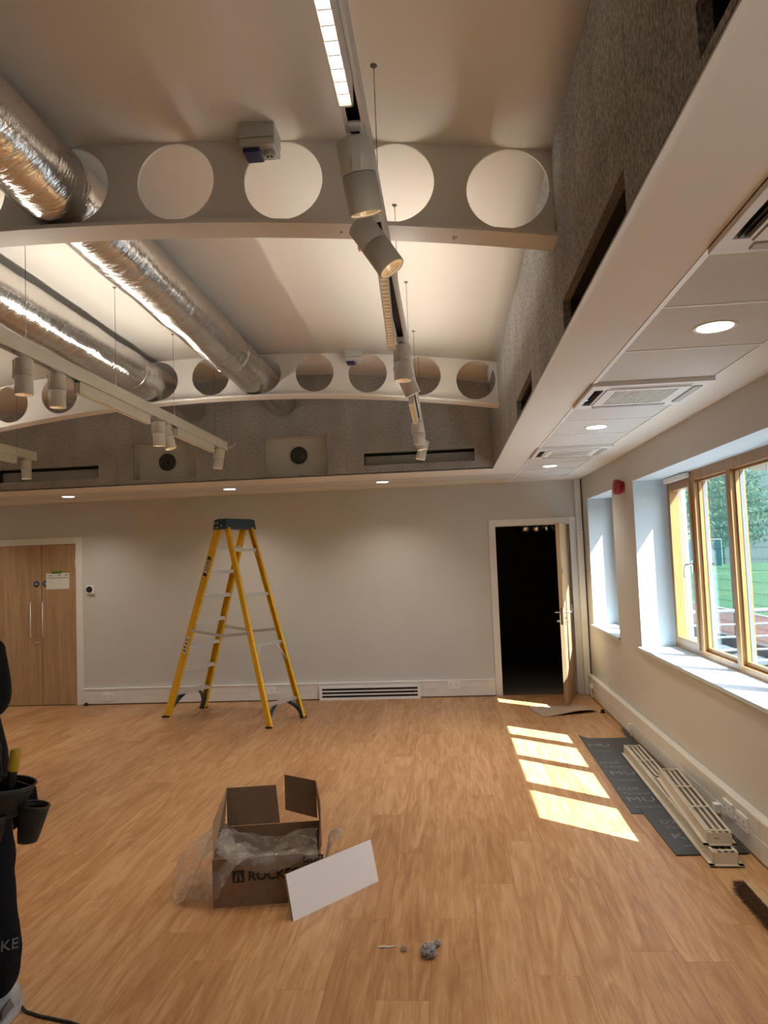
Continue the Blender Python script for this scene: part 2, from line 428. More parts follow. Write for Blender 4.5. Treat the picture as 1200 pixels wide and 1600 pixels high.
# ------------------------------------------------------------------ walls
DR = (0.60, 1.49, 2.04)     # right doorway
far = MB().holed('y', XL, XW+0.45, 0.0, 3.3, FW, FW+0.15, [(DR[0]-0.03, DR[1]+0.03, -1, DR[2]+0.03)])
sbuild(far, 'wall_far', 'wall', label='pale grey painted end wall')
WIN = [(7.45, 8.74), (3.67, 6.63), (-2.1, 0.85)]
rw = MB().holed('x', YB, FW+0.15, 0.0, 3.3, XW, XO, [(a, b, SILL, HEAD) for a, b in WIN])
sbuild(rw, 'wall_right', 'wall', label='pale grey painted window wall')
sbuild(MB().box(XL-0.15, XL, YB, FW, 0, 3.3), 'wall_left', 'wall')
sbuild(MB().box(XL-0.15, XW+0.4, YB-0.15, YB, 0, 3.3), 'wall_back', 'wall')

# the felt-lined bulkheads above the soffit
def niche(parent, axis, u0, u1, v0, v1, a0, depth, mat='darkgrey'):
    """open-fronted tray behind an opening"""
    m = MB(); t = 0.01; a1 = a0+depth
    parts = [(u0, u1, v0-t, v0, a0, a1), (u0, u1, v1, v1+t, a0, a1), (u0-t, u0, v0-t, v1+t, a0, a1), (u1, u1+t, v0-t, v1+t, a0, a1), (u0-t, u1+t, v0-t, v1+t, a1, a1+t)]
    for (p0, p1, q0, q1, b0, b1) in parts:
        if axis == 'x': m.box(b0, b1, p0, p1, q0, q1)
        else: m.box(p0, p1, b0, b1, q0, q1)
    return m.build('recess', mat, parent)
wur = struct('wall_upper_right', label='grey felt lined bulkhead above the window side')
rs = [(1.20, 1.355, 2.612, 2.722), (1.918, 2.94, 2.592, 2.714), (4.055, 4.915, 2.60, 2.722)]
rs[0] = (0.30, 1.355, 2.612, 2.722)
seams = [YBB, -0.2, 1.85, 3.92, 5.95, FY+0.02]
for a, b in zip(seams[:-1], seams[1:]):
    m = MB().holed('x', a+0.0015, b-0.0015, H+0.004, 3.72, XB, XB+0.03, [r for r in rs if r[0] < b and r[1] > a])
    m.build('felt_panel', 'felt', wur)
for r in rs: niche(wur, 'x', r[0], r[1], r[2], r[3], XB+0.03, 0.16)
for r in rs:
    m = MB()
    for k in range(2): m.box(XB+0.10, XB+0.104, r[0], r[1], r[2]+0.035+k*0.04, r[2]+0.041+k*0.04)
    m.build('slot_blade', 'black', wur)
wuf = struct('wall_upper_far', label='grey felt lined bulkhead above the end wall')
fs = [(-0.812, 0.323, 2.667, 2.797), (-4.80, -3.651, 2.672, 2.810), (-1.848, -1.187, 2.607, 3.009), (-3.27, -2.588, 2.632, 3.014)]
fseam = [XBL, -3.45, -2.2, -0.99, XB]
for a, b in zip(fseam[:-1], fseam[1:]):
    m = MB().holed('y', a+0.001, b-0.001, H+0.004, 3.72, FY, FY+0.03, [r for r in fs if r[0] < b and r[1] > a])
    m.build('felt_panel', 'felt', wuf)
for k, r in enumerate(fs):
    sq = r[3]-r[2] > 0.3
    niche(wuf, 'y', r[0], r[1], r[2], r[3], FY+0.03, 0.12 if sq else 0.15, 'plategrey' if sq else 'darkgrey')
    if not sq:
        MB().box(r[0], r[1], FY+0.13, FY+0.14, r[2], r[3]-0.02).build('slot_blade', 'plategrey', wuf)
for cx in (-1.516, -2.951):
    cz = 2.828
    MB().lathe([(0.094, 0), (0.094, 0.006), (0.0001, 0.006)], (cx, FY+0.149, cz), 28, (0, -1, 0)).build('outlet_opening', 'black', wuf)
    m = MB()
    for q in range(5):
        r = 0.094-q*0.017
        pts = [(cx+r*math.cos(a*PI/14)+q*0.002, FY+0.139+0.0005*q, cz+r*math.sin(a*PI/14)) for a in range(29)]
        m.tube(pts, 0.0013 if q else 0.003, 5, False)
    m.build('outlet_spiral', 'greybox', wuf)
sbuild(MB().box(XBL-0.03, XBL, YBB, FY, H, 3.72), 'wall_upper_left', 'felt')
sbuild(MB().box(XBL-0.03, XB+0.03, YBB-0.03, YBB, H, 3.72), 'wall_upper_back', 'felt')

# ------------------------------------------------------------------ vaulted ceiling and soffit
ceil = struct('ceiling', label='white curved ceiling with lower white soffit round it')
def arcslab(y0, y1, dz):
    xs = [XBL-0.02+(XB+0.06-XBL)*k/40 for k in range(41)]
    vs = []; fs_ = []
    for x in xs: vs += [(x, y0, vault(x)+dz), (x, y1, vault(x)+dz), (x, y1, vault(x)+dz+0.08), (x, y0, vault(x)+dz+0.08)]
    for k in range(40):
        a, b = k*4, k*4+4
        for q in range(4): fs_.append((a+q, a+(q+1) % 4, b+(q+1) % 4, b+q))
    fs_ += [(0, 1, 2, 3), (160, 161, 162, 163)]
    return MB().add(vs, fs_, True)
arcslab(YBB-0.03, 6.42, 0.0).build('vault_panel', 'ceilpaint', ceil)
arcslab(6.42, FY+0.1, 0.075).build('vault_panel', 'ceilpaint', ceil)
MB().box(XL-0.1, XW+0.5, YB, FW+0.1, 3.75, 3.85).build('roof_deck', 'darkgrey', ceil)
TX0, TX1 = 0.80, 1.39
T = 0.014
TY0, TY1 = 8.02, 8.60          # tile strip along the end wall
# plasterboard margins of the soffit
m = MB()
m.box(XB, TX0-0.012, YBB, TY0, H, H+T); m.box(TX1+0.003, XW, YB, FW, H, H+T)
m.box(XBL-0.03, TX0-0.012, FY, TY0-0.003, H, H+T) if False else m.box(XL, XB, FY, TY0-0.003, H, H+T)
m.box(XL, TX1, TY1+0.003, FW, H, H+T)
m.box(XL, XBL, YB, FY, H, H+T); m.box(XBL, TX0-0.012, YB, YBB, H, H+T)
m.build('soffit_board', 'ceilpaint', ceil)
# bright cover strip and thin edge trims
m = MB().box(TX0-0.012, TX0+0.008, YB, TY1, H-0.004, H+T); m.build('grid_bar', 'gridbar', ceil)
edge = MB().box(XB-0.004, XB+0.012, YBB, FY, H-0.003, H+0.004); edge.box(XBL, XB, FY-0.004, FY+0.012, H-0.003, H+0.004)
edge.build('edge_bead', 'trackwhite', ceil)
tl = [-2.95, -2.35, -1.75, -1.15, -0.55, 0.05, 0.45, 0.95, 1.55, 2.15, 2.67, 3.25, 3.83, 4.43, 4.95, 5.53, 6.13, 6.73, 7.25, 7.80, 8.02, 8.60]
cass_y = [1.55, 3.83, 6.13]
for a, b in zip(tl[:-1], tl[1:]):
    if a in cass_y: continue
    MB().box(TX0+0.002, TX1-0.002, a+0.005, b-0.002, H+0.001, H+T).build('ceiling_tile', 'tile', ceil, center=True)
    MB().box(TX0+0.008, TX1, a-0.004, a+0.006, H-0.003, H+T).build('grid_bar', 'gridbar', ceil)
MB().box(TX1-0.002, TX1+0.003, YB, TY1, H+0.004, H+T).build('shadow_gap', 'plategrey', ceil)
x = TX0-0.012
while x > XL+0.1:
    a = max(x-0.6, XL)
    MB().box(a+0.002, x-0.004, TY0+0.002, TY1-0.002, H+0.001, H+T).build('ceiling_tile', 'tile', ceil, center=True)
    MB().box(x-0.004, x+0.002, TY0, TY1, H+0.002, H+T).build('grid_bar', 'plategrey', ceil)
    x -= 0.6

# curved castellated beams
def beam(yc, name, label):
    r = struct(name, (0, yc, 0), label)
    w = MB(); hs = 0.2375; R = 0.171; n = 48
    for k in range(-10, 2):
        pass
    cx = 0.318
    cells = []
    while cx > XBL-0.2:
        cells.append(cx); cx -= 0.4755
    for cx in cells:
        zc = under(cx)+0.218
        x0c, x1c = cx-hs, cx+hs
        if cx == cells[0]: x1c = XB
        inn = []; out = []
        angs = sorted({*[2*PI*q/n for q in range(n)], *[math.atan2(sz*0.2, sx) % (2*PI) for sx in (x0c-cx, x1c-cx) for sz in (0.9, -1.0)]})
        for a in angs:
            ca, sa = math.cos(a), math.sin(a)
            inn.append((cx+R*ca, zc+R*sa))
            tx = ((x1c-cx)/ca if ca > 1e-6 else (x0c-cx)/ca if ca < -1e-6 else 1e9)
            tz = (0.18/sa if sa > 1e-6 else -0.2/sa if sa < -1e-6 else 1e9)
            t = min(tx, tz)
            px, pz = cx+t*ca, zc+t*sa
            if tz <= tx: pz = vault(px)+0.005 if sa > 0 else under(px)+0.012
            out.append((px, pz))
        L = len(angs); vs = []
        for y in (yc-0.006, yc+0.006):
            vs += [(p[0], y, p[1]) for p in inn]; vs += [(p[0], y, p[1]) for p in out]
        f_ = []
        for q in range(L):
            q2 = (q+1) % L
            f_ += [(q, q2, L+q2, L+q), (2*L+q, 3*L+q, 3*L+q2, 2*L+q2), (q, 2*L+q, 2*L+q2, q2)]
        w.add(vs, f_)
    w.build('web', 'beampaint', r)
    fl = MB(); xs = [XBL+(XB-XBL)*q/40 for q in range(41)]; vs = []; f_ = []
    for x in xs: vs += [(x, yc-0.075, under(x)), (x, yc+0.075, under(x)), (x, yc+0.075, under(x)+0.018), (x, yc-0.075, under(x)+0.018)]
    for q in range(40):
        a, b = q*4, q*4+4
        for z in range(4): f_.append((a+z, a+(z+1) % 4, b+(z+1) % 4, b+z))
    f_ += [(0, 1, 2, 3), (160, 161, 162, 163)]
    fl.add(vs, f_); fl.build('flange', 'beampaint', r)
B1, B2 = 3.035, 6.42
beam(B1, 'trim_1', 'white curved steel beam with round holes, nearer one')
beam(B2, 'trim_2', 'white curved steel beam with round holes, farther one')

# ------------------------------------------------------------------ windows
def window(n, y0, y1, panes, opening):
    """panes: glass edges along Y from the far side to the near side"""
    r = struct('window_%d' % n, (XF0, (y0+y1)/2, SILL), 'timber framed window, white reveal and sill')
    # reveal lining and sill board
    t = 0.006
    m = MB().box(XW, XF0+0.02, y0, y0+t, SILL, HEAD).box(XW, XF0+0.02, y1-t, y1, SILL, HEAD).box(XW, XF0+0.02, y0, y1, HEAD-t, HEAD)
    m.build('reveal_lining', 'reveal', r)
    MB().box(XW-0.03, XF0+0.03, y0-0.035, y1+0.035, SILL-0.024, SILL+0.004, 0.004).build('sill', 'reveal', r)
    z0, z1 = SILL+0.004, HEAD-t
    a, b = y0+t, y1-t
    fr = MB()
    fr.box(XF0, XF1, a, b, z0, z0+0.045); fr.box(XF0, XF1, a, b, z1-0.075, z1)
    fr.build('frame', 'windowwood', r)
    edges = [b]+panes+[a]          # far to near
    MB().box(XF0, XF1, b-0.06, b, z0+0.045, z1-0.075).build('stile', 'windowwood', r)
    MB().box(XF0, XF1, a, a+0.06, z0+0.045, z1-0.075).build('stile', 'windowwood', r)
    for p in panes:
        MB().box(XF0, XF1, p-0.038, p+0.038, z0+0.045, z1-0.075).build('mullion', 'windowwood', r)
    bays = []
    for k in range(len(edges)-1):
        f_, n_ = edges[k], edges[k+1]
        f_ -= 0.06 if k == 0 else 0.038; n_ += 0.06 if k == len(edges)-2 else 0.038
        bays.append((n_, f_))
    zb, zt = z0+0.045, z1-0.075
    for k, (n_, f_) in enumerate(bays):
        w = 0.042 if k in opening else 0.018
        xi, xo = (XF0-0.012, XF0+0.06) if k in opening else (XF0+0.03, XF0+0.055)
        sash = MB().box(xi, xo, n_, n_+w, zb, zt).box(xi, xo, f_-w, f_, zb, zt).box(xi, xo, n_+w, f_-w, zb, zb+w+0.012).box(xi, xo, n_+w, f_-w, zt-w, zt)
        s_ = sash.build('sash', 'windowwood', r)
        MB().box(XF0+0.040, XF0+0.046, n_+w-0.004, f_-w+0.004, zb+w, zt-w+0.004).build('pane', 'glass', s_)
        # aluminium edging outside the glass
        g = 0.012
        al = MB().box(XF0+0.062, XF0+0.086, n_, n_+g, zb, zt).box(XF0+0.062, XF0+0.086, f_-g, f_, zb, zt).box(XF0+0.062, XF0+0.086, n_+g, f_-g, zb, zb+g)
        al.build('edging', 'edging', s_)
        if k in opening:
            hy = n_+0.021
            h = MB().box(XF0-0.02, XF0-0.012, hy-0.014, hy+0.014, 1.50, 1.60, 0.003)
            h.tube([(XF0-0.02, hy, 1.57), (XF0-0.055, hy, 1.57), (XF0-0.06, hy+0.02, 1.57), (XF0-0.06, hy+0.06, 1.54), (XF0-0.056, hy+0.085, 1.47)], 0.009, 8)
            h.build('handle', 'chrome', s_)
    return r, bays
window(1, *WIN[0], [8.09], [0])
w2, bays = window(2, *WIN[1], [5.955, 5.225, 4.475], [0, 3])
window(3, *WIN[2], [0.12, -0.62, -1.35], [0, 3])  # unseen window, added to let in more daylight
# slim grey opener box above the far sash of the big window
m = MB().box(XF0-0.05, XF0-0.005, 6.0, 6.55, HEAD-0.052, HEAD-0.012, 0.004)
tag(m.build('window_opener', 'trackwhite', None, at=(XF0-0.03, 6.3, HEAD-0.05)), 'slim grey chain opener along the head of the big window', 'opener')

# ------------------------------------------------------------------ doors
def frame(parent, x0, x1, zt, w=0.085):
    y = FW-0.022
    MB().box(x0-w, x0, y, FW+0.002, 0, zt+w, 0.003).box(x1, x1+w, y, FW+0.002, 0, zt+w, 0.003).box(x0, x1, y, FW+0.002, zt, zt+w, 0.003).build('architrave', 'white', parent)
d1 = struct('door_1', (-5.2, FW, 0), 'closed oak double door in white frame')
frame(d1, -6.12, -4.743, 2.045)
lf = MB().box(-6.115, -5.2035, FW-0.016, FW+0.02, 0.008, 2.04, 0.002).build('leaf', 'doorwood', d1, at=(-5.66, FW, 1.0))
rl = MB().box(-5.1965, -4.748, FW-0.016, FW+0.02, 0.008, 2.04, 0.002).build('leaf', 'doorwood', d1, at=(-4.97, FW, 1.0))
for lf_, hx in ((lf, -5.325), (rl, -5.165)):
    y = FW-0.016
    m = MB().tube([(hx+0.018, y, 0.875), (hx+0.006, y-0.045, 0.878), (hx, y-0.055, 0.892), (hx, y-0.055, 1.30), (hx+0.006, y-0.045, 1.316), (hx+0.018, y, 1.318)], 0.0095, 10)
    m.build('pull_handle', 'chrome', lf_)
m = MB().lathe([(0.0001, 0.007), (0.024, 0.007), (0.026, 0), (0.026, -0.001)], (-5.272, FW-0.017, 0.805), 20, (0, -1, 0))
m.build('lock_rose', 'chrome', lf)
for lf_, sx in ((lf, -5.272), (rl, -5.148)):
    sg = MB().lathe([(0.0001, 0.003), (0.040, 0.003), (0.040, 0)], (sx, FW-0.0155, 1.545), 28, (0, -1, 0)).build('sign_disc', 'signblue', lf_)
    MB().box(sx-0.022, sx+0.022, FW-0.0195, FW-0.0186, 1.547, 1.556).box(sx-0.020, sx+0.020, FW-0.0195, FW-0.0186, 1.532, 1.541).build('sign_print', 'linewhite', sg)
for z in (0.30, 1.05, 1.80):
    MB().tube([(-4.746, FW-0.024, z-0.05), (-4.746, FW-0.024, z+0.05)], 0.007, 8).build('hinge', 'chrome', rl)
d2 = struct('door_2', (1.48, FW, 0), 'open oak door in white frame, dark room behind')
frame(d2, DR[0], DR[1], DR[2], 0.082)
MB().box(DR[0]-0.03, DR[0], FW, FW+0.15, 0, DR[2]+0.03).box(DR[1], DR[1]+0.03, FW, FW+0.15, 0, DR[2]+0.03).box(DR[0], DR[1], FW, FW+0.15, DR[2], DR[2]+0.03).build('door_lining', 'white', d2)
hp = Vector((1.462, FW-0.03)); tp = Vector((1.262, 8.36))
dv = (tp-hp).normalized(); nv = Vector((dv.y, -dv.x))      # nv points towards the room's middle? both faces built
if nv.x > 0: nv = -nv
Lh = (tp-hp).length
def leafpt(u, t, z): p = hp+dv*u+nv*t; return (p.x, p.y, z)
def leafbox(m, u0, u1, t0, t1, z0, z1):
    vs = [leafpt(u, t, z) for u in (u0, u1) for t in (t0, t1) for z in (z0, z1)]
    return m.add(vs, [(0, 1, 3, 2), (4, 6, 7, 5), (0, 4, 5, 1), (2, 3, 7, 6), (0, 2, 6, 4), (1, 5, 7, 3)])
leaf2 = leafbox(MB(), 0, Lh, 0, 0.044, 0.012, 2.03).build('leaf', 'doorwood', d2, at=(1.36, 8.7, 1.0))
for sgn, t0 in ((-1, 0.0), (1, 0.044)):
    m = MB()
    a, b = sorted((t0, t0+sgn*0.004)); leafbox(m, Lh-0.085, Lh-0.04, a, b, 0.88, 1.10)
    m.tube([leafpt(Lh-0.06, t0, 1.03), leafpt(Lh-0.06, t0+sgn*0.055, 1.03), leafpt(Lh-0.075, t0+sgn*0.06, 1.03), leafpt(Lh-0.17, t0+sgn*0.06, 1.03)], 0.0095, 8)
    m.tube([leafpt(Lh-0.06, t0, 0.93), leafpt(Lh-0.06, t0+sgn*0.04, 0.93)], 0.012, 8)
    m.build('lever_handle', 'chrome', leaf2)
leafbox(MB(), Lh, Lh+0.002, 0.010, 0.034, 0.90, 1.08).build('lock_plate', 'chrome', leaf2)
leafbox(MB(), Lh-0.10, Lh-0.03, -0.002, 0, 1.46, 1.53).build('sign_disc', 'signblue', leaf2)
for z in (0.25, 1.02, 1.80): MB().tube([leafpt(-0.012, -0.004, z-0.05), leafpt(-0.012, -0.004, z+0.05)], 0.008, 8).build('hinge', 'chrome', leaf2)
MB().box(-5.206, -5.194, FW-0.008, FW-0.002, 0.004, 2.044).build('meeting_gap', 'black', d1)  # black strip put in for the shade between the leaves
MB().box(-6.115, -4.745, FW-0.008, FW-0.001, 0.0, 0.010).build('threshold_gap', 'black', d1)  # black strip put in for the shade under the leaves
# unlit store room behind the open door
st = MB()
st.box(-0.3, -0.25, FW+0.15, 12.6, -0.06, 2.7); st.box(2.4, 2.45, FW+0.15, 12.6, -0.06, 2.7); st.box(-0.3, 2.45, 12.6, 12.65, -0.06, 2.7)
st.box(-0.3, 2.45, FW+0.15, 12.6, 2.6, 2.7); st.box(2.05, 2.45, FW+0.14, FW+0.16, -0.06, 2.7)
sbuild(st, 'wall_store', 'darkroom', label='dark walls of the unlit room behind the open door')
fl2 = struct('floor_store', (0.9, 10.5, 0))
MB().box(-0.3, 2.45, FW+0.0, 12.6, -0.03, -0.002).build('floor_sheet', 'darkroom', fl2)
sd = thing('store_duct', 'crinkled foil duct at the top of the dark doorway', 'duct', (1.0, 10.2, 2.3))
MB().tube([(0.97+k*0.04, 10.2+0.02*math.sin(k*1.7), 2.055+0.012*math.sin(k*2.9)) for k in range(28)], [0.105+0.006*math.sin(k*2.3) for k in range(28)], 16).build('sleeve', 'foil', sd)
MB().tube([(1.2, 10.2, 2.2), (1.2, 10.2, 2.6)], 0.004, 6).build('hanger', 'chrome', sd)

# ------------------------------------------------------------------ dado trunking along the walls
b1 = struct('baseboard_far', (-2, FW, 0), 'white dado trunking along the end wall')
for a, b in ((-4.655, -2.51), (-2.51, -0.35), (-0.35, 0.515)):
    m = MB().box(a+0.001, b-0.001, FW-0.045, FW, 0.012, 0.112, 0.003).box(a+0.001, b-0.001, FW-0.043, FW, 0.114, 0.19, 0.003)
    m.build('trunking_length', 'white', b1)
MB().box(-4.655, 0.515, FW-0.05, FW, 0.19, 0.205, 0.004).build('trunking_lip', 'white', b1)
MB().box(-4.655, 0.515, FW-0.03, FW, 0.0, 0.012).build('shadow_gap', 'darkgrey', b1)
XT = XW-0.05
b2 = struct('baseboard_right', (XW, 5, 0), 'white dado trunking under the windows')
for a, b in ((YB, 1.5), (1.5, 4.2), (4.2, 7.0), (7.0, 9.0)):
    m = MB().box(XT, XW, a+0.001, b-0.001, 0.014, 0.13, 0.003).box(XT+0.002, XW, a+0.001, b-0.001, 0.132, 0.225, 0.003)
    m.build('trunking_length', 'white', b2)
MB().box(XT-0.004, XW, YB, 9.0, 0.225, 0.245, 0.004).build('trunking_lip', 'white', b2)
MB().box(XT+0.02, XW, YB, 9.0, 0.0, 0.014).build('shadow_gap', 'darkgrey', b2)
# pipe boxing in the corner
tr = struct('trim_3', (1.6, FW-0.05, 0), 'white pipe boxing in the corner')
MB().box(1.565, 1.635, FW-0.09, FW-0.002, 0, 1.95, 0.004).build('boxing', 'white', tr)
MB().box(1.567, 1.633, FW-0.088, FW-0.002, 1.955, H, 0.004).build('boxing', 'white', tr)

def socket_far(x, z, label, w=0.146):
    r = thing('double_socket', label, 'socket', (x, FW-0.046, z-0.04), 'white double sockets on the trunking')
    MB().box(x-w/2, x+w/2, FW-0.056, FW-0.044, z-0.043, z+0.043, 0.003).build('faceplate', 'panelwhite', r)
    for s in (-1, 1):
        m = MB()
        cx = x+s*0.036
        m.box(cx-0.004, cx+0.004, FW-0.0568, FW-0.056, z+0.004, z+0.016)
        for q in (-1, 1): m.box(cx+q*0.013-0.004, cx+q*0.013+0.004, FW-0.0568, FW-0.056, z-0.018, z-0.012)
        m.build('pin_holes', 'darkgrey', r)
        MB().box(cx-0.007, cx+0.007, FW-0.059, FW-0.056, z+0.022, z+0.034, 0.001).build('rocker', 'panelwhite', r)
socket_far(-4.325, 0.10, 'white double socket on trunking just right of the oak double door')
socket_far(-2.262, 0.13, 'white double socket on trunking behind the yellow ladder')
socket_far(0.01, 0.145, 'white double socket on trunking left of the open doorway')
def socket_right(y, z, label, blank=False, w=0.146):
    r = thing('double_socket', label, 'socket', (XT-0.002, y, z-0.04), 'white double sockets on the trunking')
    MB().box(XT-0.012, XT+0.001, y-w/2, y+w/2, z-0.043, z+0.043, 0.003).build('faceplate', 'panelwhite', r)
    for s in (-1, 1):
        cy = y+s*0.036; m = MB()
        m.box(XT-0.0128, XT-0.012, cy-0.004, cy+0.004, z+0.004, z+0.016)
        for q in (-1, 1): m.box(XT-0.0128, XT-0.012, cy+q*0.013-0.004, cy+q*0.013+0.004, z-0.018, z-0.012)
        m.build('pin_holes', 'darkgrey', r)
        MB().box(XT-0.015, XT-0.012, cy-0.007, cy+0.007, z+0.022, z+0.034, 0.001).build('rocker', 'panelwhite', r)
socket_right(4.63, 0.150, 'white double socket on window-side trunking, farther of the pair by the floor grilles')
socket_right(4.42, 0.150, 'white double socket on window-side trunking, nearest the camera')
def plug(y, z, label):
    r = thing('wall_plug', label, 'plug', (XT-0.02, y, z-0.03))
    MB().box(XT-0.035, XT+0.001, y-0.026, y+0.026, z-0.028, z+0.028, 0.006).build('plug_body', 'panelwhite', r)
    MB().tube([(XT-0.02, y, z-0.027), (XT-0.022, y-0.004, z-0.05), (XT-0.015, y-0.01, 0.02)], 0.005, 6).build('flex', 'panelwhite', r)
plug(4.80, 0.10, 'white plug with short flex beside the floor grilles')
plug(6.95, 0.10, 'small white plug on trunking above the dark sheet')
plug(8.75, 0.15, 'white plug on trunking in the corner by the open door')
for k, (p, lb) in enumerate((((-4.60, FW-0.07), 'small black floor stop at the foot of the double door frame'), ((1.56, 8.02), 'small black floor stop under the window-side trunking'))):
    r = thing('floor_stop', lb, 'door stop', (p[0], p[1], 0))
    MB().lathe([(0.024, 0), (0.022, 0.012), (0.017, 0.03), (0.018, 0.034), (0.0001, 0.036)], (p[0], p[1], 0.0), 16).build('buffer', 'black', r)
    MB().lathe([(0.03, 0), (0.03, 0.004), (0.02, 0.005)], (p[0], p[1], 0.0), 16).build('base', 'black', r)

# ------------------------------------------------------------------ wall fittings
th = thing('room_thermostat', 'square white thermostat with round black dial beside the double door', 'thermostat', (-4.56, FW, 1.40))
MB().box(-4.612, -4.508, FW-0.028, FW, 1.395, 1.505, 0.006).build('housing', 'panelwhite', th)
MB().lathe([(0.040, 0), (0.040, 0.008), (0.036, 0.011), (0.0001, 0.011)], (-4.56, FW-0.027, 1.452), 28, (0, -1, 0)).build('dial', 'black', th)
pp = thing('paper_notice', 'white paper notice hung with green tape on oak door', 'notice', (-4.99, FW-0.018, 1.47))
MB().box(-5.14, -4.83, FW-0.0205, FW-0.0195, 1.470, 1.675).build('sheet', 'paper', pp)
MB().plate([(-5.065, FW-0.0215, 1.668), (-4.94, FW-0.0215, 1.668), (-4.92, FW-0.0215, 1.70), (-5.05, FW-0.0215, 1.70)], 0.0006).build('tape', 'tapegreen', pp)
m = MB()
for k in range(9): m.box(-5.12+k*0.03, -5.098+k*0.03+0.006*(k % 3), FW-0.0209, FW-0.0206, 1.612, 1.618)
for (a, b, z) in ((-5.10, -5.06, 1.64), (-4.98, -4.94, 1.643), (-4.89, -4.85, 1.645)): m.box(a, b, FW-0.0209, FW-0.0206, z, z+0.008)
m.build('print', 'ink', pp)['kind'] = 'stuff'
al = thing('alarm_sounder', 'red fire alarm sounder on wall between the windows', 'alarm', (XW, 6.96, 2.21))
MB().lathe([(0.055, 0), (0.055, 0.02), (0.05, 0.024)], (XW, 6.96, 2.285), 28, (-1, 0, 0)).build('base', 'red', al)
MB().lathe([(0.050, 0.02), (0.066, 0.028), (0.072, 0.045), (0.072, 0.075), (0.064, 0.088), (0.03, 0.094), (0.0001, 0.094)], (XW, 6.96, 2.285), 28, (-1, 0, 0)).build('horn', 'red', al)

# ------------------------------------------------------------------ ceiling cassettes and downlights
def cassette(y0, label, bare=False):
    x0, x1, y1 = TX0-0.012, TX0+0.60, y0+0.60
    r = thing('ceiling_cassette', label, 'air conditioner', ((x0+x1)/2, (y0+y1)/2, H-0.03), 'air conditioning cassettes in the window-side soffit')
    z = H-0.022
    m = MB().holed('z', x0, x1, y0, y1, z, z+0.03, [(x0+0.085, x1-0.085, y0+0.085, y1-0.085), (x0+0.10, x1-0.10, y0+0.028, y0+0.075), (x0+0.10, x1-0.10, y1-0.075, y1-0.028), (x0+0.028, x0+0.075, y0+0.10, y1-0.10), (x1-0.075, x1-0.028, y0+0.10, y1-0.10)])
    m.build('fascia', 'white', r)
    MB().box(x0+0.01, x1-0.01, y0+0.01, y1-0.01, H+0.03, H+0.14).build('casing', 'black', r)
    # air flaps, one per side; the one towards the bulkhead hangs open
    MB().box(x0+0.10, x1-0.10, y0+0.030, y0+0.073, z+0.002, z+0.008, 0.002).build('flap', 'darkgrey' if bare else 'plategrey', r)
    MB().box(x0+0.10, x1-0.10, y1-0.073, y1-0.030, z-0.006, z+0.001, 0.002).build('flap', 'greybox', r)
    MB().box(x1-0.073, x1-0.030, y0+0.10, y1-0.10, z-0.006, z+0.001, 0.002).build('flap', 'greybox', r)
    m = MB()
    for q in range(3): m.plate([(x0+0.03+q*0.017, y0+0.10, z+0.004), (x0+0.03+q*0.017, y1-0.10, z+0.004), (x0+0.042+q*0.017, y1-0.10, z+0.024), (x0+0.042+q*0.017, y0+0.10, z+0.024)], 0.0015)
    m.build('guide_vane', 'black', r)
    g0, g1, h0, h1 = x0+0.09, x1-0.09, y0+0.09, y1-0.09
    MB().holed('z', g0, g1, h0, h1, z-0.004, z+0.012, [(g0+0.05, g1-0.05, h0+0.04, h1-0.04)]).build('grille_frame', 'white', r)
    n = 22
    if not bare:
        for q in range(n):
            xx = g0+0.052+(g1-g0-0.104)*q/(n-1)
            MB().box(xx-0.0035, xx+0.0035, h0+0.04, h1-0.04, z-0.002, z+0.010).build('slat', 'white', r)
        MB().box(g0+0.05, g1-0.05, h0+0.04, h1-0.04, z+0.014, z+0.018).build('filter', 'plategrey', r)
    else:
        for q in range(5):
            xx = g0+0.10+q*0.06
            MB().box(xx-0.004, xx+0.004, h0+0.04, h1-0.04, z+0.004, z+0.03).build('slat', 'white', r)
cassette(1.55, 'open ceiling cassette with bare dark inside, nearest the camera', True)
cassette(3.83, 'white slatted ceiling cassette beside the near ceiling tiles, middle of three')
cassette(6.13, 'white slatted ceiling cassette nearest the end wall')
def downlight(x, y, label, lit=True):
    r = thing('downlight', label, 'downlight', (x, y, H-0.006), 'recessed downlights in the soffit')
    MB().lathe([(0.068, 0.0), (0.082, -0.003), (0.084, 0.0), (0.084, 0.002), (0.066, 0.002)], (x, y, H-0.001), 32).build('bezel', 'white', r)
    MB().lathe([(0.0001, -0.0015), (0.067, -0.0015), (0.067, 0.0015), (0.0001, 0.0015)], (x, y, H-0.002), 32).build('lens', 'ledwhite', r)
    lamp('downlight_beam', 'SPOT', r, (0, 0, -0.012), DOWN_W, (1.0, 0.90, 0.76), (0, 0, 0), spot_size=math.radians(130), spot_blend=0.9, shadow_soft_size=0.05)
downlight(1.090, 2.955, 'bright round downlight in the soffit tile nearest the camera')
downlight(1.084, 5.24, 'round downlight in soffit between the two slatted cassettes')
downlight(1.075, 7.52, 'round downlight in window-side soffit nearest the end wall')
downlight(-0.70, 8.33, 'round downlight in end wall soffit, between ladder and doorway')
downlight(-2.48, 8.33, 'round downlight in end wall soffit above the yellow ladder')
downlight(-4.43, 8.33, 'round downlight in end wall soffit beside the double door')
downlight(-6.05, 8.33, 'added round downlight in end wall soffit above the double door, out of frame')  # this and the next two are unseen, added to brighten the left side
downlight(-6.10, 5.9, 'added unseen downlight in the left soffit farthest from the camera')
downlight(-6.10, 3.6, 'added unseen downlight in the left soffit level with the near beam')

